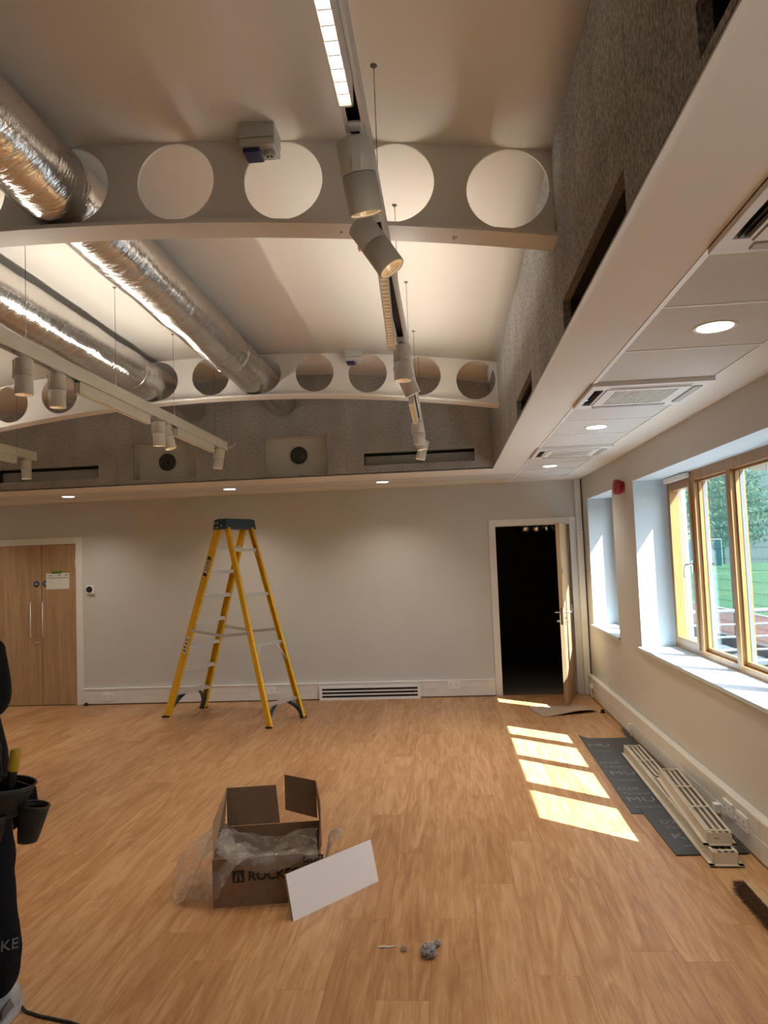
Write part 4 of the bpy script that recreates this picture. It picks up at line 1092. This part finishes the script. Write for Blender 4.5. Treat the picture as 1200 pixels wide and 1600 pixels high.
def floor_grille(cx0, cy0, cx1, cy1, z, label, bays):
    """linear bar grille lying face down; from the near end to the far end"""
    p = Vector((cx0, cy0, z)); q = Vector((cx1, cy1, z)); L = (q-p).length
    r = thing('linear_grille', label, 'grille', p, 'cream linear grilles lying on the floor')
    d = (q-p).normalized(); s = Vector((d.y, -d.x, 0))
    def G(u, w, h): return p+d*u+s*w+Vector((0, 0, h))
    def gb(m, u0, u1, w0, w1, h0, h1):
        vs = [G(u, w, h) for u in (u0, u1) for w in (w0, w1) for h in (h0, h1)]
        return m.add(vs, [(0, 1, 3, 2), (4, 6, 7, 5), (0, 4, 5, 1), (2, 3, 7, 6), (0, 2, 6, 4), (1, 5, 7, 3)])
    m = MB(); W = 0.088
    gb(m, 0, L, -W, -W+0.028, 0, 0.004); gb(m, 0, L, W-0.028, W, 0, 0.004); gb(m, 0, 0.03, -W, W, 0, 0.004); gb(m, L-0.03, L, -W, W, 0, 0.004)
    m.build('flange', 'grillecream', r)
    m = MB(); w = W-0.022; hh = 0.062
    gb(m, 0.02, L-0.02, -w, -w+0.003, 0.004, hh); gb(m, 0.02, L-0.02, w-0.003, w, 0.004, hh); gb(m, 0.02, 0.023, -w, w, 0.004, hh); gb(m, L-0.023, L-0.02, -w, w, 0.004, hh)
    gb(m, 0.02, L-0.02, -w, -w+0.014, hh, hh+0.003); gb(m, 0.02, L-0.02, w-0.014, w, hh, hh+0.003)
    m.build('core_frame', 'grillecream', r)
    for k in (-1, 0, 1):
        b = gb(MB(), 0.024, L-0.024, k*0.034-0.007, k*0.034+0.007, 0.028, 0.052)
        b.build('blade', 'grillecream', r)
    for k in range(bays+1):
        u = 0.05+(L-0.1)*k/bays
        gb(MB(), u-0.008, u+0.008, -w, w, hh+0.003, hh+0.006).build('cross_bar', 'grillecream', r)
    gb(MB(), 0.03, L-0.03, -w+0.004, w-0.004, 0.006, 0.008).build('backing', 'black', r)
    if bays == 3:
        gb(MB(), 0.0188, 0.0198, -0.03, 0.0, 0.028, 0.040).build('label_plate', 'greybox', r)
    return r
floor_grille(1.415, 4.16, 1.470, 6.44, 0.0085, 'long cream linear grille on the dark sheet, underneath the shorter one', 5)
floor_grille(1.422, 4.26, 1.505, 5.52, 0.0770, 'shorter cream linear grille stacked on top of the long one', 3)

# hardboard offcut by the door, front edge curling up
hb = thing('hardboard_offcut', 'curled brown hardboard sheet on the floor before the open door', 'board', (1.17, 8.15, 0))
c00, c01, c11, c10 = Vector((0.915, 7.86)), Vector((1.505, 8.05)), Vector((1.43, 8.42)), Vector((0.817, 8.35))
vs = []; fs_ = []; n = 12
for t_z in (0, 0.004):
    for i in range(n+1):
        for j in range(n+1):
            a, b = i/n, j/n
            p = (c00*(1-a)+c01*a)*(1-b)+(c10*(1-a)+c11*a)*b
            z = 0.002+0.045*max(0, 1-b)**2*max(0, a-0.1)*1.1*math.sin(PI*min(1, a*0.9))+0.002
            vs.append((p.x, p.y, z+t_z))
M_ = (n+1)*(n+1)
for i in range(n):
    for j in range(n):
        q = (i*(n+1)+j, i*(n+1)+j+1, (i+1)*(n+1)+j+1, (i+1)*(n+1)+j)
        fs_ += [q, tuple(x+M_ for x in q[::-1])]
for i in range(n):
    for (a, b) in ((i*(n+1), (i+1)*(n+1)), (i*(n+1)+n, (i+1)*(n+1)+n), (i, i+1), (n*(n+1)+i, n*(n+1)+i+1)): fs_.append((a, b, b+M_, a+M_))
MB().add(vs, fs_).build('sheet', 'hardboard', hb)

# linear grille leaning on the trunking of the end wall
vg = thing('wall_grille', 'white linear grille with black slots propped against the end wall', 'grille', (-1.01, FW-0.07, 0))
gy0, gy1 = FW-0.078, FW-0.058
zs = [(0.0, 0.028), (0.058, 0.070), (0.100, 0.112), (0.142, 0.165)]
m = MB().box(-1.63, -1.598, gy0, gy1, 0, 0.165).box(-0.425, -0.393, gy0, gy1, 0, 0.165).box(-1.598, -0.425, gy0, gy1, 0, 0.028).box(-1.598, -0.425, gy0, gy1, 0.140, 0.165)
m.build('frame', 'panelwhite', vg)
for a, b in zs[1:3]: MB().box(-1.598, -0.425, gy0+0.003, gy1, a-0.002, b).build('blade', 'panelwhite', vg)
MB().box(-1.60, -0.42, gy1-0.003, gy1, 0.02, 0.15).build('backing', 'black', vg)

# broom lying at the right edge
br = thing('broom_head', 'brown bristle broom head lying at the right edge of the floor', 'broom', (1.40, 3.65, 0))
m = MB().box(1.392, 1.438, 3.30, 3.89, 0.004, 0.058, 0.006); m.build('stock', 'broomwood', br)
m = MB(); rr = random.Random(5)
for k in range(1500):
    y = rr.uniform(3.305, 3.885); z = rr.uniform(0.008, 0.054)
    L = rr.uniform(0.058, 0.074); dz = rr.uniform(-0.010, 0.012); dy = rr.uniform(-0.012, 0.012)
    p = Vector((1.394, y, z)); q = Vector((1.394-L, y+dy, max(0.002, z+dz)))
    w = 0.0013
    m.add([p+Vector((0, -w, 0)), p+Vector((0, w, 0)), q+Vector((0, 0, w)), p+Vector((0, 0, w*1.6))], [(0, 1, 2), (1, 3, 2), (3, 0, 2)])
o = m.build('bristles', 'bristle', br); o['kind'] = 'stuff'

# dust and crumbs
def fluff(x, y, r, label, seed, mat='dust'):
    bm = bmesh.new(); bmesh.ops.create_icosphere(bm, subdivisions=4, radius=1)
    for v in bm.verts:
        n = v.co.normalized(); d = 1+0.35*noise.noise(n*3+Vector((seed, 0, 0)))+0.28*noise.noise(n*11+Vector((0, seed, 0)))+0.25*abs(noise.noise(n*24+Vector((0, 0, seed))))
        v.co = Vector((n.x*d*r, n.y*d*r, max(-0.85, n.z*d*0.85)*r))
    me = bpy.data.meshes.new('dust_ball'); bm.to_mesh(me); bm.free(); me.materials.append(MATS[mat])
    o = bpy.data.objects.new('dust_ball', me); o.location = (x, y, r*0.82); link(o)
    tag(o, label, 'dust ball', 'debris on the floor')
    return o
fluff(-0.152, 3.275, 0.030, 'largest grey dust ball on the floor in front of the box', 1.0)
fluff(-0.118, 3.358, 0.014, 'small grey dust ball just behind the largest one', 2.0)
fluff(-0.262, 3.318, 0.0125, 'dark crumb left of the largest dust ball', 3.0, 'hardboard')
m = MB().tube([(-0.378, 3.338, 0.004), (-0.36, 3.345, 0.005), (-0.33, 3.342, 0.004), (-0.298, 3.352, 0.004)], [0.003, 0.005, 0.005, 0.002], 6)
tag(m.build('plaster_shard', 'chip', None, at=(-0.34, 3.345, 0)), 'thin white shard on the floor left of the dust balls', 'shard', 'debris on the floor')
m = MB(); rr = random.Random(11)
def crumb(m, x, y, r):
    m.add([(x-r, y-r*.6, 0.0005), (x+r, y-r*.5, 0.0005), (x+r*.3, y+r, 0.0005), (x, y, r*0.9)], [(0, 1, 3), (1, 2, 3), (2, 0, 3), (2, 1, 0)])
for k in range(150):
    t = rr.random(); crumb(m, -0.30+0.34*t+rr.gauss(0, 0.02), 3.345+0.10*t+rr.gauss(0, 0.012), rr.uniform(0.0008, 0.0026))
for k in range(40): crumb(m, rr.gauss(-0.05, 0.14), rr.gauss(3.33, 0.09), rr.uniform(0.001, 0.003))
o = m.build('plaster_dust', 'chip', None, at=(-0.1, 3.4, 0)); o['kind'] = 'stuff'; tag(o, 'trail of pale plaster crumbs around the dust balls', 'dust')
m = MB()
for k in range(46): crumb(m, rr.uniform(-0.6, 1.3), rr.uniform(2.9, 4.3), rr.uniform(0.0012, 0.0034))
o = m.build('grit', 'darkgrey', None, at=(0.4, 3.6, 0)); o['kind'] = 'stuff'; tag(o, 'scattered dark grit on the floor to the right', 'grit')

m = MB()
for (x, y, L, a) in ((-1.93, 3.75, 0.10, 0.5), (-1.88, 3.70, 0.06, -0.3), (-1.72, 3.98, 0.09, 0.9), (-1.62, 4.75, 0.16, 0.1), (-1.25, 4.72, 0.2, 0.05), (-2.1, 4.6, 0.05, 0.2)):
    c_, s_2 = math.cos(a), math.sin(a)
    pts = [(x+c_*L*t-s_2*w, y+s_2*L*t+c_*w) for t, w in ((0, 0.002), (0.3, 0.010), (0.7, 0.006), (1, 0.009), (0.95, -0.004), (0.6, -0.006), (0.25, -0.003))]
    m.prism(pts, 0.0002, 0.0006)
o = m.build('plaster_smear', 'smear', None, at=(-1.7, 4.2, 0)); o['kind'] = 'stuff'; tag(o, 'faint pale plaster smears on the floor left of the box', 'smear')
# black cord at the lower left
m = MB().tube([(-2.4, 3.25, 0.006), (-2.1, 3.10, 0.006), (-1.92, 3.0, 0.006), (-1.80, 2.925, 0.006), (-1.715, 2.85, 0.006), (-1.64, 2.822, 0.006), (-1.5, 2.787, 0.006), (-1.35, 2.73, 0.006), (-1.2, 2.62, 0.006)], 0.006, 8)
tag(m.build('power_cord', 'black', None, at=(-1.7, 2.83, 0)), 'black cord on the floor behind the white shoe', 'cord')

# ------------------------------------------------------------------ person at the left edge
PX, PY = -1.955, 2.75
person = thing('person', 'person in black work clothes standing at the left edge', 'person', (PX, PY, 0))
def skin_body():
    J = {'pelvis': ((0.02, 0.02, 0.98), (0.185, 0.125)), 'waist': ((0.02, 0.02, 1.10), (0.185, 0.12)), 'chest': ((-0.02, 0.02, 1.28), (0.17, 0.12)), 'upper': ((-0.03, 0.03, 1.42), (0.13, 0.10)),
         'neck': ((-0.03, 0.02, 1.53), (0.058, 0.058)), 'skull': ((-0.03, 0.0, 1.62), (0.075, 0.085)), 'crown': ((-0.03, 0.01, 1.70), (0.072, 0.09)),
         'hipL': ((0.115, 0.02, 0.90), (0.105, 0.115)), 'thighL': ((0.15, 0.01, 0.70), (0.092, 0.10)), 'kneeL': ((0.16, 0.0, 0.50), (0.094, 0.10)), 'shinL': ((0.17, 0.01, 0.30), (0.104, 0.105)), 'cuffL': ((0.17, 0.02, 0.20), (0.10, 0.10)), 'ankL': ((0.165, 0.03, 0.09), (0.05, 0.055)),
         'hipR': ((-0.115, 0.02, 0.90), (0.105, 0.115)), 'thighR': ((-0.15, 0.01, 0.70), (0.092, 0.10)), 'kneeR': ((-0.17, 0.0, 0.50), (0.088, 0.095)), 'shinR': ((-0.19, 0.01, 0.30), (0.092, 0.095)), 'cuffR': ((-0.195, 0.02, 0.175), (0.085, 0.088)), 'ankR': ((-0.195, 0.03, 0.09), (0.045, 0.05)),
         'shL': ((0.145, 0.03, 1.40), (0.07, 0.07)), 'elL': ((0.185, 0.03, 1.20), (0.062, 0.062)), 'wrL': ((0.08, -0.20, 1.16), (0.036, 0.036)), 'pmL': ((0.045, -0.26, 1.165), (0.034, 0.022)),
         'shR': ((-0.205, 0.03, 1.40), (0.07, 0.07)), 'elR': ((-0.27, 0.04, 1.15), (0.056, 0.056)), 'wrR': ((-0.16, -0.18, 1.10), (0.036, 0.036)), 'pmR': ((-0.12, -0.24, 1.11), (0.034, 0.022))}
    E_ = [('pelvis', 'waist'), ('waist', 'chest'), ('chest', 'upper'), ('upper', 'neck'), ('neck', 'skull'), ('skull', 'crown'), ('pelvis', 'hipL'), ('hipL', 'thighL'), ('thighL', 'kneeL'), ('kneeL', 'shinL'), ('shinL', 'cuffL'), ('cuffL', 'ankL'),
          ('pelvis', 'hipR'), ('hipR', 'thighR'), ('thighR', 'kneeR'), ('kneeR', 'shinR'), ('shinR', 'cuffR'), ('cuffR', 'ankR'), ('upper', 'shL'), ('shL', 'elL'), ('elL', 'wrL'), ('wrL', 'pmL'), ('upper', 'shR'), ('shR', 'elR'), ('elR', 'wrR'), ('wrR', 'pmR')]
    for s, sx in (('L', 1), ('R', -1)):
        pm = Vector(J['pm'+s][0]); wr = Vector(J['wr'+s][0]); d = (pm-wr).normalized(); side = Vector((-d.y, d.x, 0))*sx
        for k, (o_, ln) in enumerate(((-0.026, 0.058), (-0.009, 0.068), (0.009, 0.064), (0.026, 0.050))):
            b = pm+d*0.03+side*o_; k1 = b+d*ln*0.55+Vector((0, 0, -0.012)); k2 = k1+d*ln*0.35+Vector((0, 0, -0.028))
            J['f%d0%s' % (k, s)] = (b, (0.0095, 0.0095)); J['f%d1%s' % (k, s)] = (k1, (0.0088, 0.0088)); J['f%d2%s' % (k, s)] = (k2, (0.0075, 0.0075))
            E_ += [('pm'+s, 'f%d0%s' % (k, s)), ('f%d0%s' % (k, s), 'f%d1%s' % (k, s)), ('f%d1%s' % (k, s), 'f%d2%s' % (k, s))]
        t0 = wr+(pm-wr)*0.5-side*0.036; t1 = t0+d*0.045-side*0.016; t2 = t1+d*0.028+Vector((0, 0, -0.006))
        J['t0'+s] = (t0, (0.012, 0.012)); J['t1'+s] = (t1, (0.0105, 0.0105)); J['t2'+s] = (t2, (0.008, 0.008))
        E_ += [('wr'+s, 't0'+s), ('t0'+s, 't1'+s), ('t1'+s, 't2'+s)]
    names = list(J); idx = {n: i for i, n in enumerate(names)}
    me = bpy.data.meshes.new('body'); me.from_pydata([J[n][0] for n in names], [(idx[a], idx[b]) for a, b in E_], [])
    o = bpy.data.objects.new('body_tmp', me); COL.objects.link(o)
    md = o.modifiers.new('skin', 'SKIN'); md.use_smooth_shade = True
    for n, i in idx.items():
        v = me.skin_vertices[0].data[i]; v.radius = J[n][1]; v.use_root = (n == 'pelvis')
    sub = o.modifiers.new('sub', 'SUBSURF'); sub.levels = 2; sub.render_levels = 2
    dg = bpy.context.evaluated_depsgraph_get(); dg.update()
    ev = o.evaluated_get(dg); out = bpy.data.meshes.new_from_object(ev)
    bpy.data.objects.remove(o)
    return out
bm_ = skin_body(); bm_.name = 'body'
bm_.materials.clear()
for k in ('cloth', 'skin'): bm_.materials.append(MATS[k])
for p in bm_.polygons:
    c = p.center; p.use_smooth = True
    head = c.z > 1.505; hand = c.y < -0.15 and 1.0 < c.z < 1.3
    p.material_index = 1 if (head or hand) else 0
for v in bm_.vertices:          # folds of the loose trousers
    if v.co.z < 0.85:
        n = noise.noise(Vector((v.co.x*6, v.co.y*6, v.co.z*14)))
        v.co += Vector((v.co.x, v.co.y, 0)).normalized()*0.008*n
body = bpy.data.objects.new('body', bm_); link(body, person)
# head details
hx, hy, hz = PX-0.03, PY, 1.64
hd = MB()
def ell(c, r, n=14, lo=-PI/2, hi=PI/2):
    m = MB(); prof = [(math.cos(lo+(hi-lo)*k/n), math.sin(lo+(hi-lo)*k/n)) for k in range(n+1)]
    vs = []; fs_ = []; q = 20
    for a, b in prof:
        for k in range(q): vs.append((c[0]+r[0]*a*math.cos(2*PI*k/q), c[1]+r[1]*a*math.sin(2*PI*k/q), c[2]+r[2]*b))
    for i in range(n):
        for k in range(q): fs_.append((i*q+k, i*q+(k+1) % q, (i+1)*q+(k+1) % q, (i+1)*q+k))
    return m.add(vs, fs_, True)
ell((hx, hy+0.022, hz+0.055), (0.083, 0.098, 0.095), lo=-0.2).build('hair', 'hair', person)
for s in (-1, 1):
    ell((hx+s*0.030, hy-0.073, hz+0.01), (0.014, 0.010, 0.008)).build('eye', 'panelwhite', person)
    ell((hx+s*0.078, hy+0.012, hz), (0.012, 0.022, 0.032)).build('ear', 'skin', person)
ell((hx, hy-0.088, hz-0.02), (0.014, 0.018, 0.022)).build('nose', 'skin', person)
ell((hx, hy-0.076, hz-0.055), (0.024, 0.010, 0.007)).build('mouth', 'red', person)
# shoes
def shoe(x, y):
    prof = [(-0.095, 0.034, 0.10), (-0.06, 0.042, 0.115), (-0.01, 0.044, 0.105), (0.05, 0.048, 0.085), (0.11, 0.050, 0.066), (0.16, 0.044, 0.052), (0.19, 0.026, 0.036)]
    vs = []; fs_ = []; n = 12
    for (d, w, h) in prof:
        for k in range(n):
            a = PI*k/(n-1); vs.append((x+w*math.cos(a), y-d+0.02, 0.028+(h-0.028)*max(0, math.sin(a))**0.7))
    for i in range(len(prof)-1):
        for k in range(n-1): fs_.append((i*n+k, i*n+k+1, (i+1)*n+k+1, (i+1)*n+k))
    fs_ += [tuple(range(n)), tuple(range((len(prof)-1)*n, len(prof)*n))]
    s = MB().add(vs, fs_, True).build('shoe', 'shoewhite', person)
    out = [(x+w*1.08, y-d+0.02) for d, w, h in prof]+[(x-w*1.08, y-d+0.02) for d, w, h in prof[::-1]]
    MB().prism(out, 0.0, 0.032).build('sole', 'shoesole', s)
    for k in range(4):
        yy = y-0.035-k*0.022; zz = 0.098-k*0.008
        MB().tube([(x-0.026, yy, zz-0.010), (x, yy, zz+0.006), (x+0.026, yy, zz-0.010)], 0.004, 6).build('lace', 'linewhite', s)
    MB().plate([(x+0.047, y+0.03, 0.05), (x+0.052, y-0.06, 0.045), (x+0.049, y-0.05, 0.075), (x+0.043, y+0.01, 0.088)], 0.003, (1, 0, 0.3)).build('side_patch', 'shoegrey', s)
shoe(PX+0.170, PY+0.03); shoe(PX-0.195, PY+0.03)
# reflective print and lettering wrapped on the near trouser leg
lc = Vector((PX+0.170, PY+0.01, 0)); LR = 0.112
def legpt(deg, z, dr=0.0):
    a = math.radians(deg); return lc+Vector((math.cos(a)*(LR+dr), -math.sin(a)*(LR+dr), z))
m = MB()
for k in range(9):
    z0, z1 = 0.395+k*0.024, 0.414+k*0.024
    m.plate([legpt(78, z0, -0.003), legpt(58, z0, -0.003), legpt(58, z1, -0.004), legpt(80, z1, -0.004)], 0.002, (0.4, -0.9, 0))
m.build('trouser_print', 'clothprint', person)
text('trouser_lettering', 'NIKE', 0.055, 'clothprint', person, legpt(76, 0.315, 0.0), (PI/2, 0.06, math.radians(42)), 0.0015)

# tool belt on the near hip
tb = thing('tool_belt', 'dark leather tool belt with hanging pouches on the person', 'tool belt', (PX, PY, 0.9))
n = 40
pts = [(PX+0.185*math.cos(2*PI*k/n), PY+0.02+0.15*math.sin(2*PI*k/n), 1.03-0.02*math.cos(2*PI*k/n)) for k in range(n+1)]
m = MB()
for a, b in zip(pts[:-1], pts[1:]): m.bar(a, b, 0.008, 0.055, (0, 0, 1))
m.build('belt', 'leather', tb)
def pouch(cx, cy, z0, z1, r0, r1, lean, name='pouch', flat=0.75, ang=0):
    """open-topped leather bag: narrow below, wide mouth with a bound rim"""
    m = MB(); n = 24; rows = 7; vs = []; fs_ = []
    ca, sa = math.cos(ang), math.sin(ang)
    def P(t, k, dr=0.0):
        r = r0+(r1-r0)*t**0.8+dr; a = 2*PI*k/n
        x, y = r*math.cos(a), r*flat*math.sin(a)
        tilt = -0.008*math.cos(a)*t
        return (cx+lean[0]*t+x*ca-y*sa, cy+lean[1]*t+x*sa+y*ca, z0+(z1-z0)*t+tilt)
    for i in range(rows+1):
        for k in range(n): vs.append(P(i/rows, k))
    for i in range(rows+1):
        for k in range(n): vs.append(P(1-i/rows*0.9, k, -0.004))
    R_ = 2*rows+2
    for i in range(R_-1):
        for k in range(n): fs_.append((i*n+k, i*n+(k+1) % n, (i+1)*n+(k+1) % n, (i+1)*n+k))
    fs_ += [tuple(range(n))[::-1], tuple(range((R_-1)*n, R_*n))]
    m.add(vs, fs_, True); o = m.build(name, 'leather', tb)
    MB().tube([P(1, k % n, -0.002) for k in range(n+1)], 0.0045, 6, False).build('rim', 'leatherrim', o)
    return o
pouch(PX+0.235, PY-0.07, 0.81, 0.93, 0.080, 0.122, (0.03, -0.01), 'main_pouch', 0.85)
pouch(PX+0.355, PY-0.07, 0.715, 0.85, 0.036, 0.056, (0.03, 0.0), 'side_pouch', 0.75)
pouch(PX+0.225, PY-0.13, 0.70, 0.835, 0.045, 0.068, (0.02, 0.0), 'side_pouch', 0.7)
MB().plate([(PX+0.27, PY-0.015, 0.74), (PX+0.375, PY-0.015, 0.80), (PX+0.36, PY-0.015, 0.90), (PX+0.26, PY-0.015, 0.93)], 0.006).build('back_plate', 'leather', tb)
MB().plate([(PX+0.17, PY-0.10, 0.93), (PX+0.27, PY-0.085, 0.94), (PX+0.255, PY-0.07, 1.06), (PX+0.17, PY-0.085, 1.06)], 0.006).build('hanger_flap', 'leather', tb)
MB().tube([(PX+0.215, PY-0.08, 1.06), (PX+0.235, PY-0.085, 1.085), (PX+0.26, PY-0.085, 1.08), (PX+0.262, PY-0.08, 1.055)], 0.004, 6).build('cord_loop', 'black', tb)
for dx in (0.20, 0.245):
    MB().tube([(PX+dx, PY-0.165, 0.885), (PX+dx+0.006, PY-0.172, 0.875), (PX+dx+0.004, PY-0.172, 0.85), (PX+dx+0.012, PY-0.165, 0.83)], 0.0035, 6).build('lacing', 'leatherrim', tb)
tool = thing('hand_tool', 'yellow and black tool handle standing in the belt pouch', 'tool', (PX+0.29, PY-0.06, 0.86))
a0 = Vector((PX+0.278, PY-0.07, 0.85)); a1 = Vector((PX+0.318, PY-0.075, 1.055))
ad = (a1-a0)
MB().tube([a0, a0+ad*0.3, a0+ad*0.62], [0.012, 0.015, 0.017], 14).build('shank', 'black', tool)
MB().tube([a0+ad*0.62, a0+ad*0.7, a0+ad*0.95, a1], [0.018, 0.020, 0.020, 0.017], 16).build('grip', 'toolyellow', tool)
tool2 = thing('pocket_knife', 'small dark tool with brass edge in the belt pouch', 'tool', (PX+0.22, PY-0.08, 0.86))
MB().box(PX+0.195, PY and PX+0.235, PY-0.085, PY-0.065, 0.86, 0.99, 0.006).build('handle', 'black', tool2)
MB().box(PX+0.222, PX+0.232, PY-0.088, PY-0.084, 0.93, 0.985, 0.001).build('edge', 'toolyellow', tool2)

# ------------------------------------------------------------------ outside
GZ = 0.0
out = struct('ground_terrace', (4, 11, -0.35), 'pale paving outside the windows')
MB().box(XO, 5.25, -12, 60, -0.45, -0.35).build('paving', 'paving', out)
rt_ = struct('ground_kerb', (5.3, 11, -0.1), 'low dark retaining edge of the running track')
MB().box(5.20, 5.36, -12, 90, -0.40, -0.005).build('kerb', 'concrete', rt_)
gt = struct('ground_track', (6.3, 20, 0), 'red running track outside')
MB().box(5.36, 7.30, -12, 95, -0.10, 0.0).build('surface', 'track_red', gt)
gp = struct('ground_pitch', (30, 40, 0), 'green sports pitch outside')
MB().box(7.30, 120, -12, 160, -0.10, 0.004).build('turf', 'turf', gp)
MB().box(7.30, 7.40, -12, 95, 0.004, 0.010).build('line', 'linewhite', gp)
for y in (26.5, 29.5): MB().box(7.4, 60, y, y+0.12, 0.004, 0.009).build('line', 'lineyellow', gp)
MB().box(9.0, 60, 45.0, 45.15, 0.004, 0.009).build('line', 'linewhite', gp)
# railing across the terrace
ra = thing('terrace_railing', 'white tubular railing on terrace outside the big window', 'railing', (4, 11, -0.35))
for z, r_ in ((0.752, 0.030), (0.560, 0.017), (0.384, 0.017), (0.20, 0.017), (0.045, 0.017)):
    MB().tube([(2.25, 11.0, z), (5.1, 11.0, z+0.012)], r_, 10).build('rail', 'railwhite', ra)
for x in (2.3, 3.42, 4.9): MB().tube([(x, 11.0, -0.35), (x, 11.0, 0.745)], 0.022, 10).build('post', 'railwhite', ra)
# mesh fence on the kerb
fe = thing('mesh_fence', 'tall green wire mesh fence along the running track', 'fence', (5.3, 18, 0))
for k in range(12): MB().box(5.27, 5.33, 9.2+k*2.55-0.03, 9.2+k*2.55+0.03, -0.01, 3.15).build('post', 'fencegreen', fe)
m = MB(); y = 9.0
while y < 30:
    m.bar((5.3, y, 0.02), (5.3, y, 3.05), 0.0065, 0.0065, (0, 1, 0)); y += 0.05
for k in range(16):
    z = 0.05+k*0.2
    m.bar((5.31, 9, z), (5.31, 36, z), 0.006, 0.006)
o = m.build('mesh', 'fencegreen', fe); o['kind'] = 'stuff'
# hockey goal
go = thing('sports_goal', 'white framed sports goal with blue boards on the pitch', 'goal', (22.0, 61.5, 0))
gx0, gx1, gy_ = 18.4, 22.05, 61.5
MB().tube([(gx0, gy_, 0), (gx0, gy_, 2.14), (gx1, gy_, 2.14), (gx1, gy_, 0)], 0.06, 8).build('frame', 'railwhite', go)
MB().box(gx0, gx1, gy_+1.2, gy_+1.25, 0.0, 2.0).box(gx0, gx0+0.04, gy_, gy_+1.2, 0.0, 0.5).box(gx1-0.04, gx1, gy_, gy_+1.2, 0.0, 2.0).build('boards', 'goalblue', go)
bd_ = thing('boundary_fence', 'grey boundary fence beyond the pitch', 'fence', (25, 66, 0))
MB().box(8, 60, 66.5, 66.6, 0, 1.5).build('panel', 'slate', bd_)
for k in range(14): MB().box(8+k*4, 8.1+k*4, 66.4, 66.5, 0, 1.8).build('post', 'concrete', bd_)
# trees behind the pitch
def tree(x, y, h, r, mat, seed, label):
    t = thing('tree', label, 'tree', (x, y, 0), 'trees beyond the pitch')
    MB().tube([(x, y, 0), (x+0.1, y, h*0.3), (x, y+0.1, h*0.7)], [0.28, 0.2, 0.08], 8).build('trunk', 'bark', t)
    rr = random.Random(seed); m = MB()
    for k in range(2300):
        # leaf clusters inside a lumpy crown
        while True:
            p = Vector((rr.uniform(-1, 1), rr.uniform(-1, 1), rr.uniform(-1, 1)))
            if 0.45 < p.length < 1: break
        d = 1+0.35*noise.noise(p*2.2+Vector((seed, 0, 0)))
        c = Vector((x+p.x*r*d, y+p.y*r*d*0.8, h*0.55+p.z*h*0.48*d))
        if c.z < 0.3: continue
        s = rr.uniform(0.16, 0.34); a = Vector((rr.gauss(0, 1), rr.gauss(0, 1), rr.gauss(0, 1))).normalized(); b = a.orthogonal().normalized()
        m.add([c-a*s, c+b*s*0.5, c+a*s, c-b*s*0.5], [(0, 1, 2, 3)])
    m.build('foliage', mat, t)
tl_ = [(16.0, 70, 11, 3.3, 'leaf_a', 'dark green tree seen through the farthest pane'), (25.2, 70, 11.5, 3.4, 'leaf_b', 'light green tree right of the sports goal'), (34.6, 71, 8.6, 3.4, 'leaf_c', 'lower blue green tree seen through the nearest pane'),
       (20.6, 79, 12, 3.5, 'leaf_c', 'blue green tree behind the sports goal'), (30.2, 79, 9.6, 3.5, 'leaf_a', 'dark tree below the brick building'), (25.4, 88, 14, 3.6, 'leaf_a', 'tallest dark tree rising behind the others')]
for k, (x, y, h, r, mt, lb) in enumerate(tl_): tree(x, y, h, r, mt, k*3+1, lb)
bl = thing('brick_building', 'red brick building above the trees in the distance', 'building', (42, 98, 0))
MB().box(33.5, 44.0, 96, 104, 0, 13.5).build('wall', 'brickred', bl)
MB().box(37.6, 52, 95.5, 104, 0, 10.8).build('wing', 'slate', bl)
MB().prism([(33, 95.5), (44.5, 95.5), (44.5, 104.5), (33, 104.5)], 13.5, 14.0).build('roof', 'slate', bl)
for x in (34.6, 37.0, 40.6):
    w_ = MB().box(x, x+1.2, 95.9, 96.0, 10.2, 11.8).build('window', 'linewhite', bl); MB().box(x+0.1, x+1.1, 95.86, 95.9, 10.3, 11.7).build('pane', 'slate', w_)
